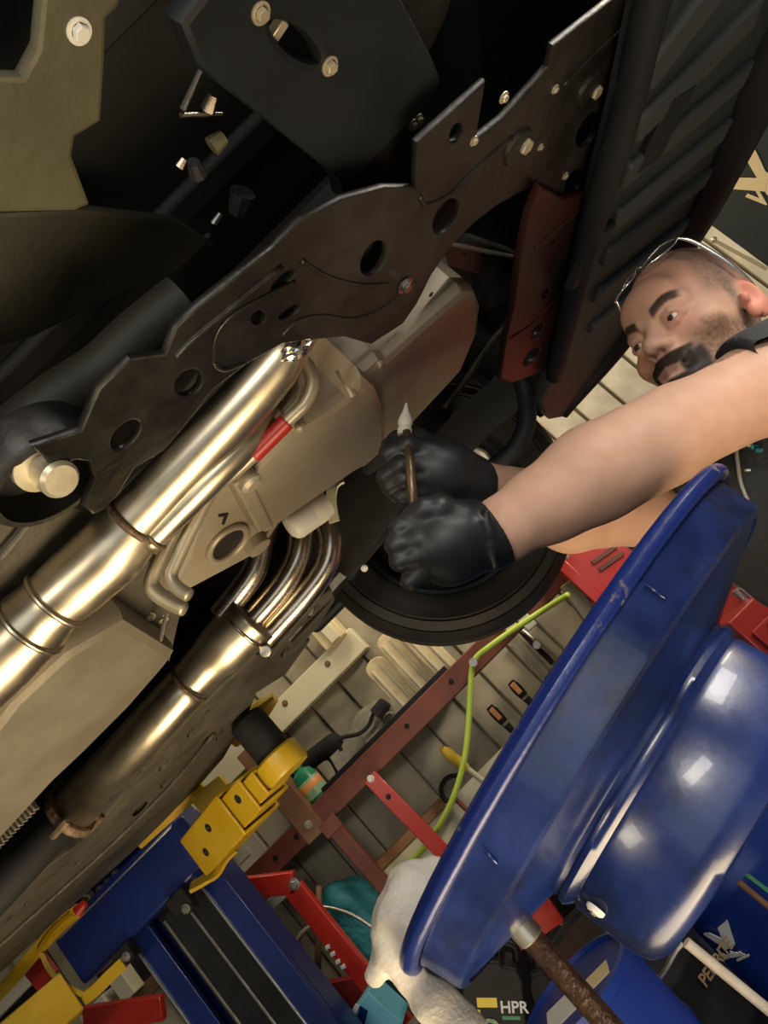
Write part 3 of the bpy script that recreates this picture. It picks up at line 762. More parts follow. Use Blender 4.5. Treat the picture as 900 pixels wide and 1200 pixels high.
# bell housing with mark and inspection oval
bh = zplate('bell_housing', M_ALLOY, car, .375, [(205, 690), (225, 650), (247, 580), (262, 568), (300, 572), (322, 618), (305, 645), (262, 668), (228, 686)], [], .10, .008)
MB().tube(catmull([pz(267 + 27 * math.cos(t) * .75 - 13 * math.sin(t) * .66, 637 - 27 * math.cos(t) * .66 - 13 * math.sin(t) * .75, .372) for t in [2 * math.pi * k / 14 for k in range(14)]], 2, True), .005, 8, close=True).build('inspection_rim', M_ALLOY, bh, 180)
ic = pz(267, 637, .370)
zplate('inspection_cover', M_SUBF, bh, .372, [(267 + 22 * math.cos(t) * .75 - 10 * math.sin(t) * .66, 637 - 22 * math.cos(t) * .66 - 10 * math.sin(t) * .75) for t in [2 * math.pi * k / 18 for k in range(18)]], [], .006, .001)
zplate('mark', M_BLACK, bh, .373, [(257, 604), (268, 602), (263, 615), (261, 615), (264, 605), (257, 606)], [], .004, .0003)
bk = zplate('cast_bracket', M_ALLOY, car, .35, [(278, 568), (290, 562), (318, 617), (306, 622)], [], .03, .004)
MB().lathe(pz(290, 562, .35), (0, 0, -1), [(0, -.03), (.014, -.03), (.014, .008), (.009, .012), (0, .012)], 20).build('bracket_boss', M_ALLOY, bk)
MB().lathe(pz(300, 637, .37), (0, 0, -1), [(0, -.03), (.02, -.03), (.018, .01), (0, .012)], 20).build('lower_boss', M_ALLOY, bh)

# gearbox pan with bolt row at the back
gp_ = zplate('gearbox_pan', M_PAN, car, .352, [(140, 738), (197, 771), (190, 782), (149, 829), (98, 880), (61, 915), (-10, 992), (-70, 1050), (-130, 960), (-60, 915), (0, 857), (24, 826), (82, 772)], [], .15, .016)
MB().wbox(-1.35, -.28, .86, 1.12, HZ + .45, HZ + .60).build('gearbox_case', M_SUBF, car, 35, .03)
for k in range(16):
    x_, y_ = 36 - k * 4.5, 944 + k * 4.6
    c = pz(x_, y_, .36); MB().bar(c, c + Vector((0.0, .012, 0)), .004, .02, (0, 0, 1)).build('pan_fin', M_PAN, gp_, 35, .001)
for (x_, y_) in ((184, 742), (190, 725), (175, 722)): bolt(M_BOLTY, gp_, pz(x_, y_, .40), (-.2, -.5, -.8), .006)
zplate('pan_front_plate', M_RAILC, car, .40, [(118, 690), (180, 660), (215, 700), (206, 735), (198, 772), (150, 745), (130, 735)], [], .06, .006)
MB().tube([pz(x_, y_, .36) for x_, y_ in ((196, 718), (191, 735), (188, 750))], .003, 6).build('bright_edge', M_STEEL, car)

# ---- near exhaust header
YN = .72
nh = MB().tube(catmull([pyy(368, 372, .80), pyy(352, 388, .75), pyy(336, 410, YN), pyy(318, 434, YN), pyy(282, 475, YN), pyy(215, 547, YN), pyy(150, 616, YN)], 6),
               lerp_list([.016, .021, .024, .028, .029, .029, .029], 6), 24).build('near_header', M_CHROME, car, 180)
MB().tube(catmull([pyy(318, 480, YN + .05), pyy(285, 522, YN + .025), pyy(240, 567, YN + .012), pyy(170, 637, YN + .012)], 6), .0165, 20).build('primary_tube', M_CHROME, nh, 180)
MB().tube(catmull([pyy(158, 612, YN + .01), pyy(130, 645, YN + .01), pyy(95, 677, YN + .01), pyy(62, 706, YN + .01), pyy(30, 738, YN + .01), pyy(-10, 775, YN + .01), pyy(-90, 850, YN + .01)], 6),
          lerp_list([.034, .0385, .038, .036, .041, .0435, .0435], 6), 28).build('collector', M_CHROME, nh, 180)
def ring(p, d, r, t, nm, m, par):
    return MB().tube(catmull([Vector(p) + (e1 * math.cos(a_) + e2 * math.sin(a_)) * r for d_ in [Vector(d).normalized()] for e1 in [d_.orthogonal().normalized()] for e2 in [d_.cross(e1)] for a_ in [2 * math.pi * k / 24 for k in range(24)]], 1, True), t, 8, close=True).build(nm, m, par, 180)
ring(pyy(155, 612, YN), (1, 0, 0), .030, .004, 'weld_bead', M_WELD, nh)
ring(pyy(178, 628, YN + .012), (1, 0, 0), .017, .003, 'weld_bead', M_WELD, nh)
ring(pyy(66, 703, YN + .01), (1, 0, 0), .0375, .0035, 'weld_bead', M_CHROME, nh)
ring(pyy(36, 732, YN + .01), (1, 0, 0), .041, .0035, 'weld_bead', M_CHROME, nh)
for (x_, y_) in ((70, 665), (38, 686), (85, 655), (92, 650)):
    c = pyy(x_, y_, YN - .01); MB().lathe(c, (-.3, -.6, .7), [(0, -.01), (.006, -.01), (.006, .006), (0, .008)], 10).build('stud', M_CHROME, nh)
MB().bar(pyy(62, 668, YN - .012), pyy(26, 700, YN - .012), .014, .012).build('flange_strap', M_CHROMED, nh, 35, .003)
# crumpled foil at the top of the header
fo = pyy(347, 409, YN - .02); b = MB(); ico = bmesh.new(); bmesh.ops.create_icosphere(ico, subdivisions=3, radius=1)
vs = [Vector(v.co) for v in ico.verts]; fs = [tuple(v.index for v in f.verts) for f in ico.faces]; ico.free()
out = []
for v in vs:
    k = 1 + .35 * noise.noise(v * 2.3) + .2 * noise.noise(v * 5.1 + Vector((3, 1, 2)))
    out.append(fo + Vector((v.x * .016, v.y * .013, v.z * .010)) * k + IX * (.004 * v.x))
b.add(out, fs).build('crumpled_foil', M_FOIL, car, 12)
# cooler lines with the red sleeve
def line(pts, r, nm, m, y, par=car): return MB().tube(catmull([pyy(x_, y_, y) for x_, y_ in pts], 6), r, 14).build(nm, m, par, 180)
line([(344, 416), (360, 428), (366, 450), (358, 472), (338, 492), (310, 521), (276, 552), (250, 573), (230, 608), (205, 660), (200, 676), (207, 688), (222, 698)], .0078, 'cooler_line', M_TUBE, .755)
line([(338, 430), (343, 450), (341, 470), (324, 490)], .0072, 'cooler_line', M_TUBE, .775)
line([(215, 600), (195, 640), (178, 678), (180, 693), (196, 705), (216, 714)], .0085, 'cooler_line', M_TUBE, .79)
line([(336, 494), (318, 512), (296, 534)], .0098, 'red_sleeve', M_REDSL, .755)

# ---- far exhaust header
YF = 1.28
fh = MB().tube(catmull([pyy(x_, y_, YF) for x_, y_ in ((297, 722), (268, 752), (240, 780), (220, 803))], 6), lerp_list([.053, .050, .040, .037], 6), 28).build('far_header', M_CHROME, car, 180)
for pts, y_ in ((((318, 600), (308, 625), (303, 650), (296, 672), (276, 700), (258, 722)), YF - .02), (((352, 608), (352, 632), (348, 655), (334, 682), (310, 712), (282, 742)), YF), (((372, 585), (382, 612), (387, 638), (380, 666), (354, 702), (318, 742), (304, 758)), YF + .02)):
    MB().tube(catmull([pyy(a_, b_, y_) for a_, b_ in pts], 6), .0225, 22).build('primary_tube', M_CHROMED, fh, 180)
tp_ = MB().tube([pyy(226, 797, YF), pyy(216, 808, YF), pyy(205, 820, YF), pyy(85, 950, YF)], [.037, .041, .041, .041], 28).build('tail_pipe', M_CHROME, fh, 180)
ring(pyy(222, 801, YF), (1, 0, 0), .038, .004, 'weld_bead', M_WELD, fh)
ring(pyy(288, 735, YF), (1, 0, 0), .05, .0035, 'weld_bead', M_CHROMED, fh)
dx = (pyy(85, 950, YF) - pyy(205, 820, YF)).normalized()
fc = pyy(86, 949, YF)
fg = MB().lathe(fc, dx, [(0, 0), (.048, 0), (.05, .004), (.05, .014), (.046, .018), (0, .018)], 30).build('flange', M_WELD, fh)
for an in (0.4, 2.5, 4.6):
    e1 = dx.orthogonal().normalized(); e2 = dx.cross(e1)
    MB().lathe(fc + (e1 * math.cos(an) + e2 * math.sin(an)) * .055 - dx * .01, dx, [(0, 0), (.007, 0), (.007, .035), (.004, .04), (0, .04)], 6).build('stud', M_WELD, fg)
MB().bar(pyy(215, 800, YF - .034), pyy(205, 812, YF - .034), .018, .006).build('lambda_boss', M_CHROMED, fh, 35, .002)
MB().lathe(pyy(312, 762, YF), (0, -1, -.3), [(0, 0), (.010, 0), (.010, .012), (0, .014)], 12).build('collector_stud', M_STEEL, fh)
MB().tube([fc + dx * .01, fc + dx * .7], .034, 20).build('rear_pipe', M_UNDER, fh, 180)

# oil filter can and cream bracket
fa, fb = pyy(338, 619, 1.12), pyy(390, 582, 1.15)
of = MB().lathe(fa, fb - fa, [(0, -.002), (.016, -.001), (.023, .004), (.0262, .012), (.0265, .06), (.024, .075), (0, .076)], 28).build('oil_filter', M_FILTER, car)
MB().lathe(fa, fb - fa, [(.0267, .045), (.027, .046), (.027, .062), (.0267, .063)], 28).build('filter_band', M_CARD, of)
ribbon([pyy(x_, y_, 1.22) for x_, y_ in ((402, 562), (391, 570), (388, 588), (392, 612))], .02, .004, M_CREAM, 'filter_bracket', car, (.7, -.3, -.6))

# chassis rail on the far side with slots, plus edge beads
rail = zplate('chassis_rail', M_RAILC, car, .35, [(-80, 1225), (0, 1140), (75, 1070), (155, 998), (218, 938), (262, 888), (290, 838), (300, 812), (335, 790), (362, 752), (300, 770), (225, 840), (100, 985), (-80, 1110)],
              [(242, 837, 9, 3, -55), (224, 859, 9, 3, -50), (242, 869, 11, 3, -50), (258, 861, 10, 3, -55), (193, 897, 12, 3, -45), (218, 903, 7, 3, -50), (192, 919, 8, 3, -50), (164, 948, 12, 3, -45), (32, 1058, 7, 2, -45), (12, 1076, 6, 2, -45), (92, 1010, 8, 2, -45)], .05, .005)
MB().tube(catmull([pz(x_, y_, .347) for x_, y_ in ((-80, 1180), (30, 1080), (130, 990), (200, 920), (250, 860))], 4), .006, 8).build('seam', M_RAILC, rail, 180)
MB().wbox(-1.9, .25, 1.58, 1.86, HZ + .42, HZ + .62).build('sill_box', M_UNDER, car, 35, .02)
zplate('slotted_bracket', M_RAILC, car, .33, [(318, 770), (345, 735), (372, 702), (388, 692), (392, 704), (372, 735), (345, 765), (326, 782)], [(350, 742, 14, 3, -48), (368, 716, 12, 3, -52), (334, 764, 8, 3, -50)], .012, .002)
# lower control arm, strut and tie rod
ca = MB().tube(catmull([pyy(x_, y_, 1.42) for x_, y_ in ((335, 745), (380, 690), (430, 632), (462, 590), (480, 560))], 4), lerp_list([.020, .026, .03, .03, .028], 4), 10).build('control_arm', M_SUBF, car, 30)
ribbon([pyy(x_, y_, 1.38) for x_, y_ in ((400, 672), (432, 625), (458, 590), (472, 575))], .05, .012, M_SUBF, 'arm_flange', car, (.7, 0, .7))
bolt(M_FILTER, ca, pyy(427, 666, 1.36), (0, -1, -.2), .0045)
ribbon([pyy(x_, y_, 1.5) for x_, y_ in ((604, 448), (588, 468), (560, 490), (540, 512), (500, 560))], .085, .02, M_UNDER, 'upper_link', car, (.7, 0, .7))
MB().tube(catmull([pyy(x_, y_, 1.5) for x_, y_ in ((608, 440), (616, 470), (616, 500), (602, 528), (578, 548))], 5), .020, 12).build('brake_hose', M_TRAYD, car, 180)
MB().tube(catmull([pyy(x_, y_, 1.52) for x_, y_ in ((600, 375), (575, 400), (548, 440), (520, 478))], 5), .009, 8).build('tie_rod', M_SUBF, car, 180)
MB().tube([pyy(x_, y_, 1.5) for x_, y_ in ((556, 528), (566, 534), (573, 540))], [.010, .012, .008], 10).build('ball_joint', M_BOLTY, car)
# far front wheel
wc = pyy(512, 590, 1.66)
wax = Vector((-.10, 1.0, .03)).normalized()
wh = MB()
Rw = .315
prof = [(.205, .03), (.21, .005), (.225, -.004), (.24, -.006), (.262, -.014), (.266, -.010), (.27, -.014), (.29, -.006), (.293, -.009), (.296, -.004), (Rw - .010, .012), (Rw - .004, .022), (Rw - .001, .034), (Rw - .007, .036), (Rw - .007, .042), (Rw, .044), (Rw + .001, .075), (Rw - .007, .077), (Rw - .007, .085), (Rw + .001, .087),
        (Rw + .001, .12), (Rw - .007, .122), (Rw - .007, .13), (Rw, .132), (Rw - .004, .165), (Rw - .012, .185), (.29, .20), (.26, .208), (.225, .2), (.205, .18)]
wheel = MB().lathe(wc, wax, prof, 96).build('wheel', M_TYRE, car, 30)
MB().lathe(wc, wax, [(.206, .03), (.206, .17), (.198, .175), (.19, .16), (.188, .04), (.196, .03), (.206, .03)], 60).build('rim', M_TRAYD, wheel)
MB().lathe(wc, wax, [(0, .06), (.14, .06), (.145, .065), (.145, .08), (0, .08)], 48).build('brake_disc', M_UNDER, wheel)
MB().lathe(wc, wax, [(0, .0), (.06, .0), (.07, .02), (.07, .06), (0, .06)], 24).build('hub', M_UNDER, wheel)
MB().lathe(wc, wax, [(0, .13), (.19, .13), (.19, .14), (0, .14)], 48).build('wheel_face', M_UNDER, wheel)
for pts in (((535, 676), (562, 664)), ((566, 661), (580, 653))):
    a, b_ = pyy(*pts[0], 1.62), pyy(*pts[1], 1.62)
    MB().tube([a, b_], .004, 8).build('valve_strip', M_FILTER if pts[0][0] < 550 else M_ORANGE, wheel)
MB().wbox(.02, .30, 1.56, 1.9, HZ + .50, HZ + .62).build('wheel_arch', M_UNDER, car, 35, .03)
MB().wbox(-.35, .50, 1.865, 1.905, HZ + .40, HZ + .90).build('far_wing', M_TRAYD, car, 35, .015)
# front undertray with ribs, and the bumper lip
TH = .335
ut = zplate('front_undertray', M_TRAY, car, TH, [(790, -70), (770, -10), (738, 120), (708, 225), (680, 330), (655, 432), (636, 470), (646, 490), (662, 487), (736, 393), (790, 300), (826, 238), (870, 140), (905, 50), (960, -70)], [], .03, .006)
for (a, b_, w) in (((752, 92), (838, -22), .055), ((742, 150), (884, 8), .05), ((728, 205), (872, 82), .045), ((716, 258), (848, 148), .045), ((706, 300), (826, 205), .04), ((696, 345), (800, 262), .04), ((690, 385), (770, 312), .035)):
    pa, pb = pz(*a, TH), pz(*b_, TH)
    MB().bar(pa, pb, w, .022, (0, 0, 1)).build('rib', M_TRAYR, ut, 35, .006)
for (x_, y_) in ((775, 150), (690, 300)):
    c = pz(x_, y_, TH - .004); MB().box(c, (.025, .01, 0), (-.02, .05, 0), (0, 0, .008)).build('drain_pocket', M_TRAYD, ut, 35, .004)
MB().tube(catmull([pz(x_, y_, TH) for x_, y_ in ((790, -70), (762, 10), (735, 125), (704, 228), (677, 330), (650, 440))], 5), .018, 10).build('tray_lip', M_TRAYD, ut, 180)
lip = MB()
pts = [pz(x_, y_, TH + .005) for x_, y_ in ((970, -80), (905, 40), (870, 128), (824, 228), (785, 300), (733, 388), (660, 485))]
lip.tube(catmull(pts, 5), lerp_list([.045, .045, .045, .042, .038, .03, .014], 5), 14).build('bumper_lip', M_TRAYD, car, 180)
bf = MB(); cp = catmull(pts, 5); vs = []; fs = []
for i, p_ in enumerate(cp):
    out_ = Vector((.75, .2, 0)) * .05
    vs += [p_ + Vector((.0, 0, .02)), p_ + out_ + Vector((0, 0, .25)), p_ + out_ * .2 + Vector((-.06, -.02, .5)), p_ + Vector((-.1, -.03, .5)), p_ + Vector((-.05, -.02, .03))]
for i in range(len(cp) - 1):
    for k in range(5): fs.append((i * 5 + k, i * 5 + (k + 1) % 5, i * 5 + 5 + (k + 1) % 5, i * 5 + 5 + k))
fs += [(4, 3, 2, 1, 0), tuple((len(cp) - 1) * 5 + k for k in range(5))]
bf.add(vs, fs).build('bumper', M_TRAYD, car, 50)
# bonnet and front panel above the undertray
MB().prism([(x_, y_, HZ + .56) for x_, y_ in ((.48, .12), (.60, .2), (.72, .45), (.78, .80), (.70, 1.2), (.52, 1.62), (.48, 1.7))], (0, 0, .42)).build('bonnet', M_TRAYD, car, 35, .05, 3)
# small bits glinting in the dark engine bay
for pts, r, m_ in ((((212, 135), (260, 133)), .0022, M_CHROMED), (((214, 128), (235, 82)), .003, M_SUBF), (((243, 130), (250, 112)), .006, M_CHROMED), (((248, 172), (262, 160)), .008, M_OLIVE), (((210, 196), (216, 186)), .004, M_CHROMED), (((250, 262), (258, 250)), .003, M_STEEL), (((243, 276), (250, 290)), .003, M_SUBF), (((285, 225), (278, 250)), .012, M_UNDER), (((232, 205), (226, 190)), .008, M_UNDER)):
    MB().tube([pz(*pts[0], .46), pz(*pts[1], .46)], [r, r * .7], 8).build('bracket_piece', m_, car)
zplate('top_bracket', M_SUBF, car, .45, [(415, -40), (540, -40), (520, 25), (497, 72), (470, 50), (430, 10)], [], .02, .004)
zplate('small_plate', mat('pinkish_primer', (.12, .065, .05), (.17, .1, .08), .6), car, .44, [(392, -10), (432, -10), (442, 12), (425, 22), (400, 15)], [], .012, .002)
# ---------------------------------------------------------------- two post lift
M_LBLUE_D = mat('lift_blue_enamel', (0.004, 0.013, 0.095), (0.007, 0.021, 0.14), 0.32, 0.0, 6, 0.05, 60, coat=.2)
M_LYEL = mat('lift_yellow_enamel', (0.46, 0.28, 0.008), (0.54, 0.35, 0.02), 0.38, 0.0, 8, 0.1, 60)
M_SILV = mat('bright_edge_steel', (0.6, 0.6, 0.58), (0.7, 0.7, 0.68), 0.3, 0.9, 20)
YC = 1.98
lift = thing('lift_post', 'blue two-post lift column with yellow swing arms under the car sill', 'lift', Vector((pyy(260, 1150, 2.05).x, 2.12, 0)))
cx0 = pyy(62, 1103, YC).x; cx1 = pyy(207, 962, YC).x
cz1 = (pyy(62, 1103, YC).z + pyy(207, 962, YC).z) / 2; cz0 = (pyy(100, 1155, YC).z + pyy(250, 1002, YC).z) / 2
cr = MB().wbox(cx0, cx1 + .02, YC, YC + .10, cz0, cz1).build('carriage', M_LBLUE_D, lift, 35, .008)
MB().wbox(cx0 + .10, cx1 - .01, YC - .006, YC + .11, cz1 - .003, cz1 + .012).build('top_lip', M_LBLUE_D, cr, 35, .003)
MB().wbox(cx0 + .02, cx1 - .02, YC - .004, YC, cz1 - .006, cz1 - .001).build('edge_line', M_SILV, cr, 35, .001)
MB().wbox(cx0 + .05, cx1 - .06, YC + .03, YC + .09, cz1 + .012, cz1 + .055).build('upper_plate', M_LBLUE_D, cr, 35, .003)
for k, (px, py) in enumerate(((104, 1053), (118, 1043), (127, 1035), (136, 1025))):
    c = pyy(px, py, YC + .03); bolt(M_STEEL, cr, c, (0, -1, 0), .009 if k else .014)
# column: back web, two flanges with lips, guide strips
qx0 = pyy(165, 1140, 2.0).x; qx1 = pyy(258, 1025, 2.0).x - .03; qxm = pyy(232, 1056, 2.0).x
ctop = cz0 + .01
MB().wbox(qx0, qx1, 2.15, 2.17, 0, 2.9).build('column_web', M_LBLUE_D, lift, 35, .003)
MB().wbox(qx0 - .012, qx0 + .004, 2.08, 2.17, 0, 2.9).wbox(qx0 - .012, qx0 + .055, 2.06, 2.08, 0, 2.9).build('column_flange', M_LBLUE_D, lift, 35, .003)
MB().wbox(qx1 - .006, qx1 + .006, 2.08, 2.17, 0, 2.9).wbox(qxm, qx1 + .006, 2.06, 2.08, 0, 2.9).build('column_flange', M_LBLUE_D, lift, 35, .003)
for t_ in (.34, .66):
    xx = qx0 + (qxm - qx0) * t_
    MB().wbox(xx - .004, xx + .004, 2.085, 2.10, 0, cz0 - .02).build('guide_strip', M_STEEL, lift, 35, .001)
MB().wbox(qx0 + .06, qxm - .02, 2.10, 2.14, 0, 2.6).build('slider_block', M_BLACK, lift, 35, .004)
MB().wbox(qxm - .002, qxm + .004, 2.054, 2.062, 0, cz0).build('edge_line', M_SILV, lift, 35, .001)
MB().wbox(qx0 - .014, qx0 - .008, 2.054, 2.062, 0, cz0).build('edge_line', M_SILV, lift, 35, .001)
MB().wbox(-1.5, -.92, 1.9, 2.4, 0, .012).build('base_plate', M_LBLUE_D, lift, 35, .002)
# small fittings where the carriage meets the column
for (px, py, s_) in ((212, 1055, .03), (148, 1118, .028), (222, 1062, .018), (143, 1128, .018)):
    c = pyy(px, py, YC - .01); MB().box(c, (s_, 0, 0), (0, .02, 0), (0, 0, s_ * .8)).build('latch', M_BLACKM, lift, 35, .004)
for (px, py) in ((218, 1065), (148, 1121)): bolt(M_STEEL, lift, pyy(px, py, YC - .03), (0, -1, 0), .008)
# right hand swing arm: three nested box sections, pad holder
def boxtube(name, a, b, w, hgt, m, parent, wall=.008, side=(0, 0, 1)):
    """open ended box section from a to b, tall along the side direction"""
    a, b = Vector(a), Vector(b); d = (b - a).normalized(); sd = Vector(side); sd = (sd - d * sd.dot(d)).normalized(); ac = d.cross(sd)
    vs = []; 
    for p_ in (a, b):
        for ww, hh in ((w / 2, hgt / 2), (w / 2 - wall, hgt / 2 - wall)):
            vs += [p_ + ac * sx * ww + sd * sy * hh for sx, sy in ((-1, -1), (1, -1), (1, 1), (-1, 1))]
    fs = []
    for k in range(4):
        k2 = (k + 1) % 4
        fs += [(k, k2, 8 + k2, 8 + k), (4 + k2, 4 + k, 12 + k, 12 + k2), (k2, k, 4 + k, 4 + k2), (8 + k, 8 + k2, 12 + k2, 12 + k)]
    return MB().add(vs, fs).build(name, m, parent, 35, .004)
A0 = pyy(250, 985, 1.96); A3 = pyy(330, 893, 1.70)
da = (A3 - A0)
ar = boxtube('swing_arm', A0 - da * .05, A0 + da * .55, .125, .115, M_LYEL, lift)
boxtube('middle_section', A0 + da * .1, A0 + da * .76, .10, .09, M_LYEL, ar)
boxtube('inner_section', A0 + da * .3, A0 + da * .86, .076, .066, M_LYEL, ar)
dn_ = da.normalized(); side_ = dn_.cross(Vector((0, 0, 1))).normalized()
if side_.y > 0: side_ = -side_
for t_, zo in ((.30, .02), (.12, -.015), (.66, .012)):
    MB().lathe(A0 + da * t_ + side_ * (.0625 if t_ < .5 else .05) + Vector((0, 0, zo)), side_, [(0, 0), (.011, 0), (.011, .002), (.006, .003), (0, -.004)], 16).build('pin_hole', M_BLACKM, ar)
pc = A0 + da * 1.0
MB().lathe(pc + Vector((0, 0, -.03)), (0, 0, 1), [(0, 0), (.052, 0), (.056, .006), (.056, .05), (.05, .056), (0, .056)], 32).build('pad_cup', M_LYEL, ar)
MB().bar(A0 + da * .8, A0 + da * 1.0, .05, .045).build('pad_bracket', M_LYEL, ar, 35, .008)
MB().lathe(pc + Vector((0, 0, .02)), (0, 0, 1), [(0, 0), (.042, 0), (.044, .004), (.044, .105), (.038, .112), (0, .112)], 32).build('rubber_pad', M_BLACKM, ar)
MB().prism([pyy(x_, y_, 1.93) for x_, y_ in ((222, 936), (256, 909), (266, 920), (246, 968), (240, 960))], (0, .02, 0)).build('gusset', M_LYEL, ar, 35, .002)
MB().tube(catmull([pyy(x_, y_, 1.92) for x_, y_ in ((272, 868), (290, 850), (306, 832), (322, 817))], 4), lerp_list([.022, .03, .026, .014], 4), 10).build('far_arm_tip', M_LYEL, lift, 30)
ribbon([pyy(x_, y_, 1.95) for x_, y_ in ((276, 992), (262, 1006), (252, 1022), (238, 1032), (224, 1040))], .035, .010, M_LYEL, 'arm_lock', lift, (.7, -.4, -.4))
ribbon([pyy(x_, y_, YC - .02) for x_, y_ in ((162, 990), (190, 965), (216, 942), (240, 922))], .025, .012, M_LYEL, 'restraint_bar', lift, (.3, -.5, .8))
ribbon([pyy(x_, y_, YC - .03) for x_, y_ in ((-20, 1182), (12, 1150), (50, 1106), (72, 1083), (93, 1066))], .034, .012, M_LYEL, 'restraint_bar', lift, (.5, -.2, .8))
ribbon([pyy(x_, y_, YC - .03) for x_, y_ in ((88, 1071), (68, 1088), (54, 1106), (50, 1118), (60, 1140), (80, 1158), (98, 1168))], .032, .012, M_LYEL, 'restraint_bar', lift, (.5, -.6, .2))
ribbon([pyy(x_, y_, YC - .03) for x_, y_ in ((98, 1170), (112, 1160), (132, 1140), (145, 1128))], .03, .012, M_LYEL, 'restraint_bar', lift, (.5, -.2, .8))
MB().tube([pyy(91, 1068, YC - .04), pyy(99, 1059, YC - .04)], [.016, .010], 10).build('red_grip', M_RED, lift)
boxtube('swing_arm', pyy(82, 1166, 1.97), pyy(-60, 1290, 1.75), .13, .11, M_LYEL, lift)
MB().bar(pyy(38, 1125, 2.1), pyy(58, 1150, 2.1), .07, .03).build('arm_guard', M_RED, lift, 35, .004)

# ---------------------------------------------------------------- oil drainer
M_DBLUE = mat('scuffed_blue_enamel', (0.005, 0.011, 0.055), (0.011, 0.028, 0.145), 0.30, 0.0, 5, 0.04, 40, rvar=.16, coat=.15)
def grime_shade(m):  # black grime, strengthened to deepen the shade on the bowl's underside
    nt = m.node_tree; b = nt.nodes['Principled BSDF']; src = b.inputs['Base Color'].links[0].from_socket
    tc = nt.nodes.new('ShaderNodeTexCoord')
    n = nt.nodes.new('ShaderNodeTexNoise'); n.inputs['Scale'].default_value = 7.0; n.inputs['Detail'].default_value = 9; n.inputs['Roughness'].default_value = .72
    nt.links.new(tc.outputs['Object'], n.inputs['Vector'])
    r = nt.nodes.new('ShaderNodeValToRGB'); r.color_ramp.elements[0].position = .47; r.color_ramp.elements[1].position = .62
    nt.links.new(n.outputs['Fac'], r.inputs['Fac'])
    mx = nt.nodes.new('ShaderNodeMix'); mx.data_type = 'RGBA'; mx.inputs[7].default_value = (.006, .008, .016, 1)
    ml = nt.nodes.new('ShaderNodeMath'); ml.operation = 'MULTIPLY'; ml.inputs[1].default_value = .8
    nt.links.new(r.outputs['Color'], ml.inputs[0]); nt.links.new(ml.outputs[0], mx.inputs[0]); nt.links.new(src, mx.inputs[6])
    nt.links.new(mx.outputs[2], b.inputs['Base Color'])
grime_shade(M_DBLUE)
M_RIM = mat('chipped_blue_rim', (0.006, 0.016, 0.11), (0.20, 0.17, 0.11), 0.3, 0.1, 17, 0.1, 50, contrast=(.59, .64))
M_HAMMER = mat('brown_hammered_pole', (0.09, 0.045, 0.022), (0.16, 0.085, 0.045), 0.3, 0.5, 120, .3, 200)
rc = pd(672, 836, .74)
rd = (rc - CAM).normalized()
dn3 = IX * .832 + IY * .556; dn3 = (dn3 - rd * dn3.dot(rd)).normalized()
dax = (dn3 * math.cos(.15) - rd * math.sin(.15)).normalized()     # points down, away from the bowl's opening
R1 = .283
ddep = (rd - dax * rd.dot(dax)).normalized()      # the bowl is oval: shorter front to back
def oval(mb, k=.55):
    mb.v = [v - ddep * ((v - rc).dot(ddep) * (1 - k)) for v in mb.v]
    return mb
pole_top = pd(611, 1086, .70)
fd = thing('oil_drainer', 'scuffed blue waste oil drainer with wide bowl on a brown pole', 'oil drainer', Vector((pole_top.x, pole_top.y, 0)))
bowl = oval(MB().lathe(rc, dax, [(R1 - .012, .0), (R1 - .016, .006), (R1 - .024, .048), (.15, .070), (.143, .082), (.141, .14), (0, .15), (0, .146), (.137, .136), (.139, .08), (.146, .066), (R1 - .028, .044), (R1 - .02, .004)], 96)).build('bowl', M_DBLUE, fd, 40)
oval(MB().lathe(rc, dax, [(R1 + .0095 * math.cos(t), .0 + .0095 * math.sin(t)) for t in [2 * math.pi * k / 12 for k in range(13)]], 96)).build('rolled_rim', M_RIM, bowl, 180)
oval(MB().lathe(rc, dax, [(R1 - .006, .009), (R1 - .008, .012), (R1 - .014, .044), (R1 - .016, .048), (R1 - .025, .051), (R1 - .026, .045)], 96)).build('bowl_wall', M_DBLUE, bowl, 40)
e1 = dax.orthogonal().normalized(); e2 = dax.cross(e1)
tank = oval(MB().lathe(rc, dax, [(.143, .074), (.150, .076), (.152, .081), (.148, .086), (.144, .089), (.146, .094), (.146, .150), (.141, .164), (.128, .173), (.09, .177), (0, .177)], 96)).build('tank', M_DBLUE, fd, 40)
# white plug on the tank side: where the sight line meets the tank
def on_cyl(px, py, r, k=.55):
    d = ray(px, py).normalized(); o = CAM - rc; dp = d - dax * d.dot(dax); op_ = o - dax * o.dot(dax)
    dp = dp + ddep * dp.dot(ddep) * (1 / k - 1); op_ = op_ + ddep * op_.dot(ddep) * (1 / k - 1)
    a = dp.dot(dp); b_ = 2 * dp.dot(op_); c_ = op_.dot(op_) - r * r; disc = max(b_ * b_ - 4 * a * c_, 0); t = (-b_ - math.sqrt(disc)) / (2 * a); return CAM + d * t
pp_ = on_cyl(699, 1064, .146); nn_ = (pp_ - rc); nn_ = (nn_ - dax * nn_.dot(dax)).normalized()
pg = MB().lathe(pp_, nn_, [(0, 0), (.0085, 0), (.0085, .003), (.006, .005), (0, .005)], 24).build('plug', M_WHITE, tank)
MB().lathe(pp_ + nn_ * .005, nn_, [(0, 0), (.003, 0), (.003, .002), (0, .002)], 12).build('plug_screw', M_STEEL, pg)
# seam across the wall
for (px, py, qx, qy) in ((756, 686, 780, 701), (568, 997, 583, 1012)):
    MB().tube([on_cyl(px, py, R1 - .006), on_cyl(qx, qy, R1 - .010)], .0013, 6).build('weld_seam', M_DBLUE, bowl, 180)
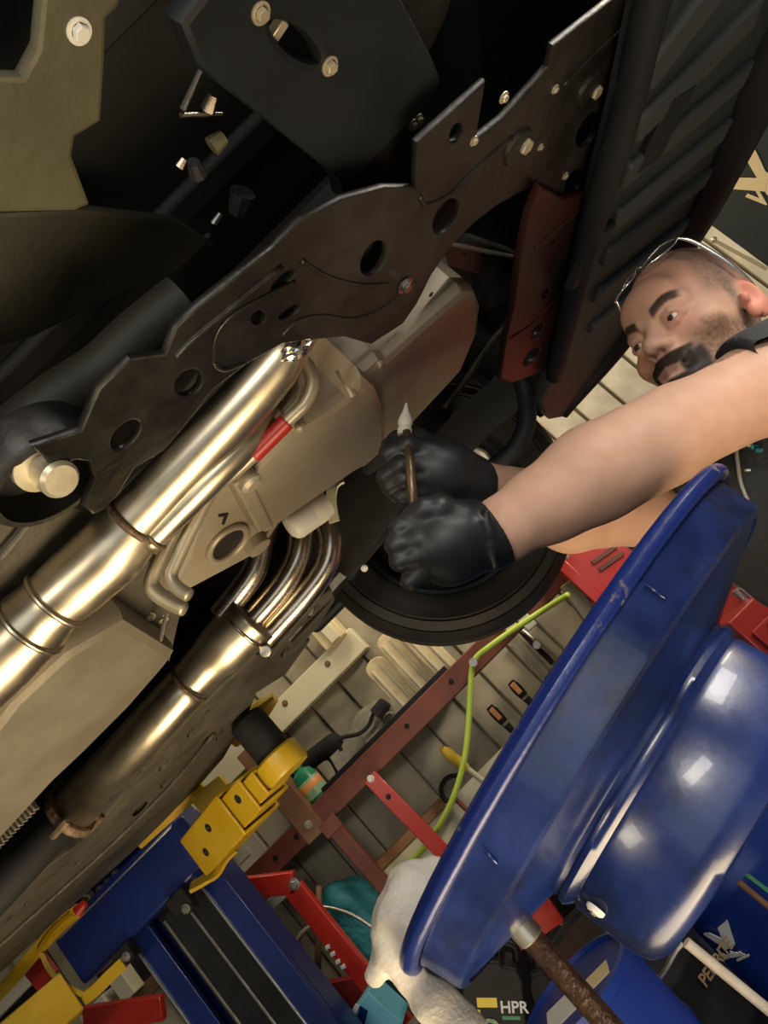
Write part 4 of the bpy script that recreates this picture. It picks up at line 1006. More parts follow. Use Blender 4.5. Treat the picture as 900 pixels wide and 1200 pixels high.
# pole, collar and wheeled base
pz0 = Vector((pole_top.x, pole_top.y, pole_top.z))
MB().tube([pz0 + Vector((0, 0, .02)), Vector((pz0.x, pz0.y, .08))], .0115, 18).build('pole', M_HAMMER, fd, 180)
MB().lathe(pz0, (0, 0, -1), [(0, -.012), (.0135, -.012), (.0135, .012), (.0115, .014)], 18).build('collar', M_STEEL, fd)
for k in range(3):
    an = 1.2 + k * 2.1; d_ = Vector((math.cos(an), math.sin(an), 0)); c_ = Vector((pz0.x, pz0.y, .08))
    lg = MB().bar(c_, c_ + d_ * .3, .03, .03, (0, 0, 1)).build('base_leg', M_HAMMER, fd, 35, .004)
    MB().lathe(c_ + d_ * .29 + Vector((0, 0, -.04)) - d_.cross(Vector((0, 0, 1))) * .012, d_.cross(Vector((0, 0, 1))), [(0, 0), (.04, 0), (.04, .024), (0, .024)], 20).build('castor', M_BLACK, lg)

# towel draped over the low side of the bowl
M_RAG = mat('grey_white_towel', (0.34, 0.31, 0.26), (0.50, 0.46, 0.41), 0.85, 0, 18, 0.25, 260)
lo = pd(500, 1110, .72)
S = Soft(lo - Vector((.2, .16, .2)), lo + Vector((.16, .12, .14)), .0035)
def PX(x_, y_, d=.72): return pd(x_, y_, d)
S.chain([PX(508, 1022, .745), PX(482, 1042, .735), PX(468, 1072, .725), PX(458, 1100, .72), (PX(440, 1143, .715))], [.014, .024, .023, .016, .009], .012)
S.chain([PX(505, 1030, .75), PX(492, 1060, .73), PX(478, 1095, .722), PX(472, 1120, .715), PX(482, 1145, .71), PX(508, 1172, .70), PX(535, 1202, .69), PX(560, 1235, .68)], [.012, .02, .018, .014, .016, .018, .020, .02], .010)
S.chain([PX(478, 1140, .72), PX(500, 1160, .715), PX(522, 1180, .71), PX(556, 1215, .70)], [.010, .014, .013, .014], .006)
S.wobble(.0022, 70, 3).wobble(.0006, 260, 5)
me, co = S.mesh('towel'); relax(me, 1)
rag = link_mesh('towel', me, M_RAG, None, 180); tag(rag, 'crumpled grey-white towel draped over the low rim of the blue bowl', 'towel')

# ---------------------------------------------------------------- drums, jugs and clutter at the lower right
M_BLUEP = mat('blue_drum_plastic', (0.008, 0.028, 0.19), (0.012, 0.04, 0.25), 0.35, 0, 6)
M_GREENL = mat('green_line', (0.05, 0.25, 0.12), (0.07, 0.3, 0.15), .5)
BZ = .60
wb = thing('drum_stand', 'black steel stand under the drums and oil jugs at the bottom', 'stand', Vector((.2, 2.05, 0)))
MB().wbox(-.9, .24, 1.28, 2.46, BZ - .04, BZ).build('stand_top', M_BLACKM, wb, 35, .004)
bs = thing('dark_backdrop', 'black backdrop sheet added for darkness behind the oil drums', 'sheet', Vector((-.29, 2.48, 0)))
MB().wbox(-.9, .32, 2.47, 2.49, 0, 1.16).build('panel', M_BLACKM, bs, 35, .004)  # added sheet, keeps the gaps between the drums dark
for xx in (-.87, .21):
    for yy in (1.31, 2.43): MB().wbox(xx - .025, xx + .025, yy - .025, yy + .025, 0, BZ - .04).build('leg', M_BLACKM, wb, 35, .003)

def drum(name, label, c, r, hgt, m, lidm=None, group=None):
    t_ = thing(name, label, 'drum', c, group)
    up = Vector((0, 0, 1))
    MB().lathe(c, up, [(0, 0), (r * .96, 0), (r, .015), (r, hgt * .32), (r * 1.025, hgt * .34), (r * 1.025, hgt * .36), (r, hgt * .38), (r, hgt * .66), (r * 1.025, hgt * .68), (r * 1.025, hgt * .70), (r, hgt * .72), (r, hgt - .02), (r * .97, hgt), (0, hgt)], 64).build('body', m, t_)
    MB().lathe(c + up * (hgt - .012), up, [(r * .98, 0), (r * 1.03, 0), (r * 1.03, .018), (r * .94, .02), (r * .93, .008), (0, .006)], 64).build('lid', lidm or m, t_)
    return t_
p = pyy(805, 1110, 1.85); dc = Vector((p.x + .20, 2.0, BZ)); DR = .21
d1 = drum('oil_drum', 'blue oil drum with white V emblem behind the drainer tank', dc, DR, .74, M_BLUEP)
def on_drum(px, py, c, r):
    d = ray(px, py); o = CAM - c; a = d.x ** 2 + d.y ** 2; b_ = 2 * (d.x * o.x + d.y * o.y); c_ = o.x ** 2 + o.y ** 2 - r * r
    disc = b_ * b_ - 4 * a * c_
    if disc < 0: t = -b_ / (2 * a)
    else: t = (-b_ - math.sqrt(disc)) / (2 * a)
    return CAM + d * t
def decal(pxs, c, r, m, parent, name='emblem'):
    out = [on_drum(x_, y_, c, r + .0025) for x_, y_ in pxs]
    MB().prism(out, (Vector((c.x, c.y, 0)) - Vector((out[0].x, out[0].y, 0))).normalized() * .004).build(name, m, parent, None)
decal([(824, 1095), (831, 1094), (847, 1102), (850, 1112)], dc, DR * 1.025, M_LOGOW, d1)
decal([(841, 1088), (852, 1079), (861, 1107), (851, 1113)], dc, DR * 1.025, M_LOGOW, d1)
def drum_text(body, px, py, qx, qy, size, c, r, m, parent, name='lettering', bold=0.0):
    a = on_drum(px, py, c, r + .003); b_ = on_drum(qx, qy, c, r + .003)
    ex_ = (b_ - a).normalized(); nn = Vector((a.x - c.x, a.y - c.y, 0)).normalized(); ex_ = (ex_ - nn * ex_.dot(nn)).normalized(); ey_ = nn.cross(ex_)
    return link_mesh(name, text_mesh(body, size, a + nn * .003, ex_, ey_, .0008, bold), m, parent, None)
drum_text('Valvoline.', 845, 1124, 884, 1107, .020, dc, DR * 1.025, M_LOGOW, d1, bold=.0006)
decal([(863, 1125), (877, 1119), (878, 1121), (864, 1127)], dc, DR * 1.025, M_CARD, d1, 'print_line')
decal([(873, 1026), (878, 1024), (912, 1050), (912, 1056)], dc, DR * 1.03, M_GREENL, d1, 'green_line')
axis_tool('timber_strip', 'dark timber strip leaning on the blue oil drum at the right edge', 'timber', pyy(866, 1034, 1.62), pyy(912, 1072, 1.62), [('strip', M_BROWN, 0, 1, (.006, .006))])

p = pyy(866, 1150, 1.66); dc2 = Vector((p.x - .14, 1.72, BZ - .0))
d2 = drum('oil_drum', 'matt black oil drum with gold ring lettering below the drainer tank', dc2, .14, .42, M_BLACK)
M_GOLD = mat('gold_print', (.22, .15, .07), (.28, .2, .1), .5)
drum_text('PENRITE', 826, 1158, 840, 1128, .03, dc2, .144, M_GOLD, d2, bold=.0006)
c0 = on_drum(838, 1142, dc2, .154)
# wire bail handle of the black drum
MB().tube(catmull([pyy(x_, y_, 1.5) for x_, y_ in ((752, 1168), (775, 1145), (790, 1118), (800, 1105))], 5), .006, 8).build('bail', M_STEEL, d2, 180)
p = pyy(690, 1178, 1.42); dc3 = Vector((p.x + .005, 1.41, BZ))
d3 = drum('oil_pail', 'small blue pail with a printed lid at the bottom edge', dc3, .115, pyy(672, 1160, 1.42).z - BZ, M_BLUEP)
zt3 = dc3.z + (pyy(672, 1160, 1.42).z - BZ)
MB().wbox(dc3.x - .07, dc3.x + .0, dc3.y - .06, dc3.y + .02, zt3 - .004, zt3 + .001).build('lid_label', M_LOGOW, d3, None)
MB().wbox(dc3.x + .02, dc3.x + .07, dc3.y - .05, dc3.y - .0, zt3 - .004, zt3 + .001).build('lid_label', M_LOGO, d3, None)

def jug(label, px, py, y, tilt, w, hgt, group, print_=False):
    c = pyy(px, py, y)
    t_ = thing('oil_jug', label, 'jug', c, group)
    ex_ = Vector((math.cos(tilt), 0, -math.sin(tilt))); ez_ = Vector((math.sin(tilt), 0, math.cos(tilt))); ey_ = Vector((0, 1, 0))
    def L(a, b_, d_): return c + ex_ * a + ey_ * b_ + ez_ * d_
    prof = [(-.5, 0), (.5, 0), (.5, .74), (.42, .84), (.20, .86), (.16, .90), (-.05, .90), (-.12, .86), (-.42, .84), (-.5, .74)]
    MB().prism([L(a * w, -w * .32, d_ * hgt) for a, d_ in prof], ey_ * w * .64).build('body', M_BLACK, t_, 35, .008, 3)
    hd = catmull([L(a * w, 0, d_ * hgt) for a, d_ in ((-.40, .82), (-.36, .98), (-.1, 1.0), (.22, 1.0), (.40, .96), (.42, .82))], 4)
    MB().tube(hd, w * .07, 10).build('handle', M_BLACK, t_, 180)
    MB().lathe(L(-.0 * w, 0, .88 * hgt), ez_, [(0, 0), (w * .13, 0), (w * .13, hgt * .07), (0, hgt * .08)], 18).build('cap', M_BLACK, t_)
    if print_:
        f = -w * .32 - .001
        def quad(a0, a1, d0, d1, m, nm): MB().prism([L(a0 * w, f, d0 * hgt), L(a1 * w, f, d0 * hgt), L(a1 * w, f, d1 * hgt), L(a0 * w, f, d1 * hgt)], ey_ * .0008).build(nm, m, t_, None)
        quad(-.26, .06, .52, .60, mat('yellow_print', (.8, .6, .05), (.85, .65, .08), .5), 'label_strip')
        rr = MB(); cc = L(-.08 * w, f - .0005, .34 * hgt); rr.lathe(cc, -ey_, [(w * .10, 0), (w * .16, 0), (w * .16, .001), (w * .10, .001), (w * .10, 0)], 28); rr.build('badge_ring', M_LABEL, t_, None)
        MB().lathe(cc, -ey_, [(0, 0), (w * .085, 0), (w * .085, .001), (0, .001)], 20).build('badge_disc', M_RED, t_, None)
        quad(-.30, -.22, .20, .50, mat('yellow_print', (0, 0, 0)), 'label_edge')
        link_mesh('lettering', text_mesh('HPR', w * .24, L(.10 * w, f - .001, .48 * hgt), ex_, ez_, .0006, .0006), M_LOGOW, t_, None)
        quad(.12, .40, .42, .45, M_GREENL, 'label_line')
        link_mesh('lettering', text_mesh('10', w * .22, L(.26 * w, f - .001, .24 * hgt), ex_, ez_, .0006, .0006), M_LOGOW, t_, None)
        quad(.10, .44, .14, .17, M_GREENL, 'label_line')
    return t_
jug('black oil jug with green and white HPR 10 print at the bottom', 586, 1243, 1.82, math.radians(40), .135, .235, 'oil jugs', True)
jug('plain dark oil jug beside the printed one at the bottom', 672, 1226, 1.90, math.radians(32), .13, .20, 'oil jugs')

# black case with washer, rods, red bracket and hose reel behind the bowl
bx = thing('black_case', 'black case with a pale round washer just under the blue bowl', 'case', Vector((pyy(535, 1130, 2.2).x, 2.2, BZ)))
c = pyy(535, 1128, 2.2)
MB().wbox(c.x - .10, c.x + .16, 2.2, 2.4, BZ, c.z + .06).build('shell', M_BLACK, bx, 35, .01)
MB().lathe(pyy(545, 1127, 2.195), (0, -1, 0), [(.006, 0), (.016, 0), (.016, .004), (.006, .004), (.006, 0)], 20).build('washer', M_CREAM, bx)
axis_tool('steel_rod', 'dull grey steel rod slanting behind the oil jug', 'rod', pyy(480, 1205, 2.0), pyy(598, 1082, 2.0), [('shaft', mat('dull_grey', (.10, .095, .08), (.14, .13, .11), .5), 0, 1, (.012, .012))])
rp = thing('hose_pump', 'old hand pump with brass gauge, red bracket and coiled hose', 'pump', Vector((pyy(665, 1120, 1.95).x, 1.95, BZ)))
MB().bar(pyy(618, 1085, 1.9), pyy(650, 1062, 1.9), .07, .02).build('red_bracket', M_RED, rp, 35, .003)
MB().bar(pyy(606, 1108, 1.92), pyy(614, 1100, 1.92), .03, .02).build('red_foot', M_RED, rp, 35, .003)
MB().tube(catmull([pyy(x_, y_, 1.9) for x_, y_ in ((640, 1110), (633, 1092), (642, 1080), (658, 1082), (668, 1098), (676, 1118))], 5), .006, 8).build('wire_loop', M_STEEL, rp, 180)
for k in range(3):
    MB().tube(catmull([pyy(692 + (24 - 4 * k) * math.cos(t) * .6, 1112 + (24 - 4 * k) * math.sin(t) + k * 3, 1.9 - .01 * k) for t in [2 * math.pi * j / 10 for j in range(10)]], 3, True), .007, 8, close=True).build('hose_coil', M_BLACK, rp, 180)
MB().lathe(pyy(695, 1125, 1.85), (.1, -1, .1), [(0, 0), (.022, 0), (.024, .006), (.018, .014), (.008, .016), (.008, .022), (0, .022)], 24).build('gauge', M_BRASS, rp)
MB().lathe(pyy(664, 1112, 1.92), (.4, -1, .3), [(0, 0), (.028, 0), (.03, .02), (.02, .05), (0, .05)], 16).build('pump_body', M_WELD, rp)
MB().bar(pyy(655, 1105, 1.88), pyy(672, 1096, 1.88), .025, .02).build('red_cap', M_RED, rp, 35, .004)
MB().wbox(pyy(665, 1130, 1.95).x - .08, pyy(665, 1130, 1.95).x + .1, 2.02, 2.2, BZ, pyy(665, 1120, 1.95).z).build('pump_base', M_BLACKM, rp, 35, .01)
axis_tool('broom_handle', 'pale wooden handle slanting across the black drum', 'handle', pyy(804, 1104, 1.35), pyy(935, 1212, 1.35), [('stick', mat('pale_handle', (.5, .43, .33), (.62, .55, .45), .5, 0, 20), 0, 1, (.0085, .0085))])

# ---------------------------------------------------------------- red tool chests
ca_ = pyy(651, 661, 2.4); cb_ = pyy(708, 693, 2.4)
tc1 = thing('tool_chest', 'red steel tool box with louvre slots behind the mechanic\'s arms', 'tool box', Vector((ca_.x + .3, 2.5, cb_.z)))
x0, z1 = ca_.x, ca_.z; z0 = z1 - .24
sh1 = MB().wbox(x0, x0 + .5, 2.4, 2.75, z0, z1).build('body', M_RED, tc1, 35, .006)
for (a, b_) in (((694, 660), (722, 640)), ((702, 668), (730, 648))):
    MB().bar(pyy(*a, 2.397), pyy(*b_, 2.397), .016, .008).build('louvre', M_RUSTRED, sh1, 35, .002)
for q_ in ((664, 652), (657, 662)): bolt(M_STEEL, sh1, pyy(*q_, 2.4), (0, -1, 0), .006)
MB().bar(pyy(727, 622, 2.39), pyy(746, 640, 2.39), .02, .012).build('edge_strip', M_SILV, sh1, 35, .002)
MB().wbox(x0 - .005, x0 + .03, 2.395, 2.76, z0 + .0, z1 + .004).build('corner_post', M_RED, sh1, 35, .003)
tl = thing('timber_prop', 'short worn timber prop below the red tool box', 'timber prop', Vector((x0 + .05, 2.5, 1.0)))
a = pyy(664, 683, 2.45); b_ = pyy(700, 735, 2.45)
MB().bar(a, b_, .05, .05).build('prop', mat('worn_timber', (.13, .11, .07), (.2, .17, .11), .7, 0, 12), tl, 35, .004)
tag(MB().wbox(x0 + .06, x0 + .75, 2.50, 2.88, z0 - .04, z0 - .001).build('wall_ledge', M_BLACKM, None, 35, .003), 'black ledge on the wall carrying the red tool box', 'ledge')
# second chest low at the right
ctop_ = 1.21; X0 = pyy(845, 730, 2.0).x
tc2 = thing('tool_chest', 'red drawer cabinet with loose sockets on top at the right edge', 'tool cabinet', Vector((X0 + .4, 2.2, 0)))
sh2 = MB().wbox(X0, X0 + .42, 1.95, 2.42, 0.05, ctop_).build('body', mat('deep_red_paint', (.22, .012, .010), (.28, .02, .016), .35, 0, 5, coat=.3), tc2, 35, .006)
for k in range(7):
    zz = ctop_ - .05 - k * .14
    dr_ = MB().wbox(X0 + .02, X0 + .40, 1.938, 1.95, zz - .12, zz).build('drawer', MATS['deep_red_paint'], tc2, 35, .004)
    MB().wbox(X0 + .06, X0 + .36, 1.925, 1.938, zz - .022, zz - .008).build('drawer_pull', M_BROWN, dr_, 35, .003)
for k, (px, py, rr, hh) in enumerate(((858, 674, .010, .02), (866, 679, .008, .015), (874, 689, .011, .03), (880, 694, .011, .03), (884, 688, .012, .022), (889, 683, .010, .03), (872, 697, .012, .03))):
    p = pz(px, py + 4, ctop_ - CAM.z); p.z = ctop_; p.x = max(p.x, X0 + .02); p.y = min(max(p.y, 1.97), 2.38)
    s_ = MB().lathe(p, (0, 0, 1), [(0, 0), (rr, 0), (rr, hh), (rr * .7, hh), (rr * .65, hh * .6), (0, hh * .6)], 16).build('socket', M_STEEL, None)
    tag(s_, 'small chrome socket lying on top of the red drawer cabinet', 'socket', 'sockets on the red cabinet')

# ---------------------------------------------------------------- red frame, teal bag and box at the lower left
YR = 2.35
fr = thing('angle_iron_stand', 'bright red angle-iron stand between the lift column and the towel', 'stand', Vector((pyy(400, 1120, YR).x, YR, .9)))
MB().bar(pyy(262, 1044, YR), pyy(346, 1033, YR), .062, .03).build('top_arm', M_RED, fr, 35, .003)
MB().bar(pyy(344, 1040, YR), pyy(490, 1222, YR), .062, .03).build('leg', M_RED, fr, 35, .003)
MB().bar(pyy(300, 1074, YR + .03), pyy(342, 1038, YR + .03), .03, .03).build('brace', M_CARD, fr, 35, .003)
MB().bar(pyy(372, 1172, YR + .06), pyy(432, 1160, YR + .06), .09, .03).build('cross_piece', mat('dark_red_paint', (.2, .014, .01), (.26, .02, .015), .4), fr, 35, .003)
bolt(M_STEEL, fr, pyy(345, 1036, YR - .015), (0, -1, 0), .012)
for k, (x_, y_) in enumerate(((384, 1110), (390, 1118), (396, 1127), (402, 1133))):
    MB().box(pyy(x_, y_, YR - .02), (.007, 0, -.002), (0, .003, 0), (.002, 0, .005)).build('scale_mark', M_LOGOW, fr, 35, .001)
MB().bar(pyy(100, 1194, YR), pyy(192, 1180, YR), .07, .03).build('lower_arm', M_RED, fr, 35, .003)
bx_ = thing('teal_bag', 'teal canvas tool bag with wire handle behind the red stand', 'bag', pyy(430, 1110, 2.6))
c = pyy(428, 1100, 2.62)
S = Soft(c - Vector((.32, .14, .32)), c + Vector((.32, .14, .32)), .010)
S.cone(pyy(405, 1065, 2.62), pyy(465, 1135, 2.62), .085, .095, .03).cone(pyy(420, 1055, 2.62), pyy(470, 1110, 2.62), .06, .085, .03).cone(pyy(400, 1080, 2.62), pyy(452, 1148, 2.62), .06, .08, .03)
S.wobble(.010, 32, 11)
me, co = S.mesh('bag'); relax(me, 2); link_mesh('bag_body', me, M_TEAL, bx_, 180)
MB().tube(catmull([pyy(x_, y_, 2.48) for x_, y_ in ((372, 1062), (392, 1065), (415, 1073), (438, 1088))], 5), .006, 8).build('wire_handle', M_STEEL, bx_, 180)
MB().tube(catmull([pyy(x_, y_, 2.48) for x_, y_ in ((346, 1130), (350, 1100), (366, 1085), (378, 1090))], 5), .008, 8).build('cord', M_STRAP, bx_, 180)
hb = thing('wooden_stick', 'thin brown stick standing behind the red stand', 'stick', pyy(372, 1100, 2.5))
MB().tube([pyy(374, 1038, 2.5), pyy(372, 1160, 2.5)], [.010, .012], 8).build('stick', M_BROWN, hb, 180)
lb_ = thing('blue_carton', 'light blue carton at the bottom edge beside the red stand', 'box', pyy(425, 1200, 2.2))
a = pyy(405, 1190, 2.25); 
MB().box(pyy(432, 1206, 2.27), (.10, 0, .02), (0, .06, 0), (-.01, 0, .06)).build('carton', M_LBLUE, lb_, 35, .003)
MB().box(pyy(424, 1192, 2.208), (.02, 0, .012), (0, .001, 0), (-.004, 0, .012)).build('print_patch', M_LBLUE_D, lb_, None)
MB().box(pyy(416, 1183, 2.206), (.014, 0, .004), (0, .001, 0), (-.002, 0, .006)).build('print_patch', M_LOGOW, lb_, None)
# clutter seen between the carriage and the column foot
for (px, py, ax_, az_, m_, lab) in ((120, 1180, .06, .03, M_CARD, 'low pale carton below the blue lift carriage'), (150, 1150, .03, .05, M_CREAM, 'small upright cream carton below the blue lift carriage')):
    c = pyy(px, py, 2.835)
    cb = thing('carton', lab, 'carton', c - Vector((0, 0, az_)))
    MB().box(c, (ax_, 0, 0), (0, .05, 0), (0, 0, az_)).build('box', m_, cb, 35, .003)
    MB().box(c + Vector((0, 0, az_)), (ax_ * .15, 0, 0), (0, .0505, 0), (0, 0, .0008)).build('tape', M_BROWN, cb, None)
tag(MB().bar(pyy(152, 1180, 2.872), pyy(192, 1140, 2.872), .05, .03).build('timber_batten', M_BROWN, None, 35, .003), 'brown timber batten seen between the cartons and the lift column', 'timber')
tag(MB().bar(pyy(120, 1150, 2.875), pyy(185, 1095, 2.875), .25, .03).build('dark_backing', M_BLACKM, None, 35, .003), 'dark board on the wall behind the two small cartons', 'board')
tag(MB().bar(pyy(-30, 1205, 2.65), pyy(45, 1128, 2.65), .08, .03).build('grey_board', M_CARD, None, 35, .003), 'pale grey board behind the yellow arm at the left edge', 'board')
tag(MB().bar(pyy(-10, 1225, 2.75), pyy(50, 1160, 2.75), .16, .03).build('dark_backing', M_BLACKM, None, 35, .003), 'dark backing added as shadow behind the pale grey board at the left edge', 'board')  # dark sheet standing in for a shadow
# ---------------------------------------------------------------- the mechanic
HC = pd(817, 390.6, 1.104)                       # centre of the skull
fwd = Vector((-.66956, -.62949, .39424)).normalized()   # where the face points
upv = Vector((.42465, .11106, .89852)).normalized()
lat = Vector((.60940, -.76903, -.19295)).normalized()   # his left
HS = 1.04
def H(x, y, z): return HC + (lat * x + fwd * y + upv * z) * HS
HR = np.array([[lat[i], fwd[i], upv[i]] for i in range(3)])
EYE_MID = H(0, .085, 0)
off = None
S_L = pd(974, 413, .985); E_L = pd(785, 510, .95); F_L = pd(697, 554, .92); W_L = pd(588, 621, .90)
S_R = pd(815, 592, 1.30); E_R = pd(668, 606, 1.16); F_R = pd(630, 592, 1.10); W_R = pd(556, 572, 1.0)
CH = (S_L + S_R) / 2 + Vector((.03, .05, -.10))
lo = np.minimum.reduce([np.array(v) for v in (HC, S_L, W_L, W_R, E_L, S_R, CH)]) - .16
hi = np.maximum.reduce([np.array(v) for v in (HC, S_L, W_L, W_R, E_L, S_R, CH)]) + .16
me_b = Soft(lo, hi, .0027)
B_ = me_b
def e(c, r, k=.012, mode='add', R=HR): B_.ell(H(*c), np.array(r) * HS, R, k, mode)
def cn(a, b, ra, rb, k=.01, mode='add'): B_.cone(H(*a), H(*b), ra * HS, rb * HS, k, mode)
# skull and face
e((0, -.020, .040), (.077, .100, .096), .0)
e((0, .012, .02), (.068, .082, .075), .02)
e((0, .032, -.045), (.060, .062, .074), .03)
cn((-.045, .0, -.075), (-.022, .066, -.100), .026, .022, .02); cn((.045, .0, -.075), (.022, .066, -.100), .026, .022, .02)
e((0, .078, -.098), (.026, .020, .022), .02)
e((-.046, .056, -.024), (.024, .024, .020), .02); e((.046, .056, -.024), (.024, .024, .020), .02)
cn((-.046, .072, .020), (-.012, .091, .017), .010, .011, .012); cn((.046, .072, .020), (.012, .091, .017), .010, .011, .012)
e((0, .080, .045), (.045, .020, .03), .02)
# eye sockets
for sx in (-1, 1):
    e((sx * .032, .100, -.001), (.017, .016, .011), .010, 'cut')
# nose
cn((0, .086, .012), (0, .106, -.022), .0085, .0125, .010); e((0, .111, -.027), (.0135, .0125, .0115), .008)
for sx in (-1, 1): e((sx * .0135, .099, -.031), (.0085, .0115, .0085), .006)
for sx in (-1, 1): e((sx * .0075, .108, -.039), (.004, .005, .003), .003, 'cut')
# lids
for sx in (-1, 1):
    pts = [(sx * .017, .086, -.002), (sx * .025, .0925, .0055), (sx * .034, .0925, .0065), (sx * .046, .082, .000)]
    for a, b in zip(pts[:-1], pts[1:]): cn(a, b, .0050, .0050, .004)
    pts = [(sx * .017, .086, -.003), (sx * .026, .0905, -.0085), (sx * .036, .0895, -.0085), (sx * .046, .082, -.002)]
    for a, b in zip(pts[:-1], pts[1:]): cn(a, b, .0036, .0036, .005)
# brow hair gives a little height
for sx in (-1, 1):
    cn((sx * .014, .097, .017), (sx * .034, .092, .024), .0045, .005, .004); cn((sx * .034, .092, .024), (sx * .050, .076, .018), .005, .003, .004)
# moustache, lips, beard mass
e((0, .092, -.062), (.030, .016, .020), .014)
cn((-.022, .092, -.064), (0, .102, -.0605), .005, .006, .004); cn((.022, .092, -.064), (0, .102, -.0605), .005, .006, .004)
cn((-.019, .090, -.071), (0, .101, -.0735), .005, .007, .004); cn((.019, .090, -.071), (0, .101, -.0735), .005, .007, .004)
cn((-.023, .098, -.0668), (.023, .098, -.0668), .0022, .0022, .003, 'cut')
e((0, .083, -.100), (.032, .022, .020), .012)
cn((-.024, .094, -.056), (.024, .094, -.056), .006, .006, .006)
# ears
for sx in (-1, 1):
    a = math.radians(22) * sx
    Rl = np.array(Matrix.Rotation(a, 3, 'Z') @ Matrix.Rotation(math.radians(-12), 3, 'X'))
    R2 = HR @ Rl
    e((sx * .081, -.016, -.004), (.008, .020, .033), .006, 'add', R2)
    e((sx * .089, -.010, .002), (.007, .0115, .019), .004, 'cut', R2)
    e((sx * .083, -.004, -.026), (.007, .010, .012), .004, 'add', R2)
    e((sx * .083, .002, -.006), (.006, .006, .009), .004, 'add', R2)
# neck and shoulders
NB = (S_L + S_R) / 2 + Vector((.05, .06, .02))
B_.cone(H(0, -.02, -.06), NB, .060, .072, .03)
B_.cone(NB, S_L, .055, .055, .02).cone(NB, S_R, .055, .055, .02)
B_.ell(CH + Vector((0, .0, .02)), (.16, .13, .14), None, .05)
# arms
def mid(a, b, t): return a + (b - a) * t
B_.chain([S_L, mid(S_L, E_L, .45), E_L, F_L, mid(F_L, W_L, .6), W_L, mid(F_L, W_L, 1.25)], [.056, .059, .055, .057, .045, .038, .032], .015)
B_.ell(mid(S_L, E_L, .95) + Vector((0, 0, .008)), (.05, .05, .042), None, .03)
B_.cone(mid(E_L, F_L, .2) + IY * .014, mid(F_L, W_L, .35) + IY * .010, .040, .036, .03)
B_.cone(mid(E_L, F_L, .5) - IY * .016, mid(F_L, W_L, .2) - IY * .012, .036, .034, .03)
B_.chain([S_R, mid(S_R, E_R, .5), E_R, F_R, W_R, mid(F_R, W_R, 1.25)], [.055, .056, .054, .052, .036, .03], .015)
me, co = B_.mesh('body'); relax(me, 2)
co = np.empty(len(me.vertices) * 3, np.float32); me.vertices.foreach_get('co', co); co = co.reshape(-1, 3)
q = ((co - np.array(HC)) @ HR) / HS
nz = np.array([noise.noise(Vector(p) * 60) for p in co]); nz2 = np.array([noise.noise(Vector(p) * 220) for p in co])
cols = np.tile(np.array([.56, .335, .235]), (len(co), 1))
def blend(w, c):
    global cols
    w = np.clip(w, 0, 1)[:, None]; cols = cols * (1 - w) + np.array(c) * w
def sm(x, a, b): t = np.clip((x - a) / (b - a), 0, 1); return t * t * (3 - 2 * t)
head = (np.linalg.norm(q, axis=1) < .17) & (q[:, 2] > -.135)
hd = head.astype(float)
X, Yh, Z = q[:, 0], q[:, 1], q[:, 2]
blend(hd * sm(Z, .0, .05) * .55, (.52, .25, .175))                                   # redder forehead
blend(hd * np.exp(-((np.abs(X) - .045) ** 2 + (Z + .025) ** 2) / .0007) * sm(Yh, .02, .06) * .6, (.54, .26, .18))
ear = hd * sm(np.abs(X), .076, .082) * sm(-np.abs(Yh + .014), -.035, -.02) * sm(-np.abs(Z), -.045, -.034)
blend(ear * .8, (.52, .17, .12))
# cropped hair: sides, back and a receding top
hairline = .075 + 1.1 * np.maximum(Yh - .02, 0) - 2.0 * np.maximum(-(Yh - .045), 0) + .015 * nz
hair = hd * sm(Z - hairline, -.018, .010) * (1 - ear)
hair = np.maximum(hair, hd * sm(-Yh, .02, .045) * sm(Z, -.06, -.03) * (1 - ear))
hair = np.maximum(hair, .8 * hd * sm(np.abs(X), .052, .064) * sm(Z, .004, .03) * sm(-Yh, -.058, -.036) * (1 - ear))
blend(hair * (.62 + .3 * nz2), (.10, .085, .07))
# stubble and beard
jaw = hd * sm(-(Z + .018 + .35 * (np.abs(X) - .03) * 0), .0, .03) * sm(np.abs(X), .02, .05) * sm(Yh, -.03, .0) * (1 - ear)
jaw = np.maximum(jaw, hd * sm(-Z, .012, .035) * sm(np.abs(X), .048, .06) * sm(Yh, -.02, .005) * (1 - ear))
blend(jaw * (.72 + .3 * nz2), (.115, .062, .034))
must = hd * sm(Yh, .060, .072) * sm(-np.abs(Z + .0545), -.0135, -.009) * sm(-np.abs(X), -.040, -.032)
side = hd * sm(Yh, .048, .062) * sm(-np.abs(np.abs(X) - .031), -.016, -.009) * sm(-np.abs(Z + .076), -.030, -.020)
chin = hd * sm(-Z, .0765, .080) * sm(Yh, .030, .05) * sm(-np.abs(X), -.046, -.034)
lips = hd * sm(-((X / .019) ** 2 + ((Z + .0685) / .0072) ** 2), -1.0, -.55) * sm(Yh, .082, .09)
bd = np.maximum.reduce([must, side, chin]) * (1 - lips)
blend(bd * .97, (.010, .007, .006))
blend(lips * .75, (.20, .085, .07))
blend(hd * np.exp(-((np.abs(X) - .008) ** 2 / .00001 + (Z + .0385) ** 2 / .00001)) * sm(Yh, .09, .1), (.05, .02, .015))  # nostril shade put into the skin colour
brow = np.zeros(len(co))
for sx in (-1, 1):
    t = np.clip((X * sx - .012) / .040, 0, 1)
    zc = .016 + .010 * np.sin(t * 2.2)
    brow = np.maximum(brow, hd * sm(-np.abs(Z - zc), -.0085, -.005) * sm(X * sx, .010, .016) * sm(-X * sx, -.054, -.046) * sm(Yh, .055, .068))
blend(brow * (.92 + .08 * nz2), (.018, .012, .010))
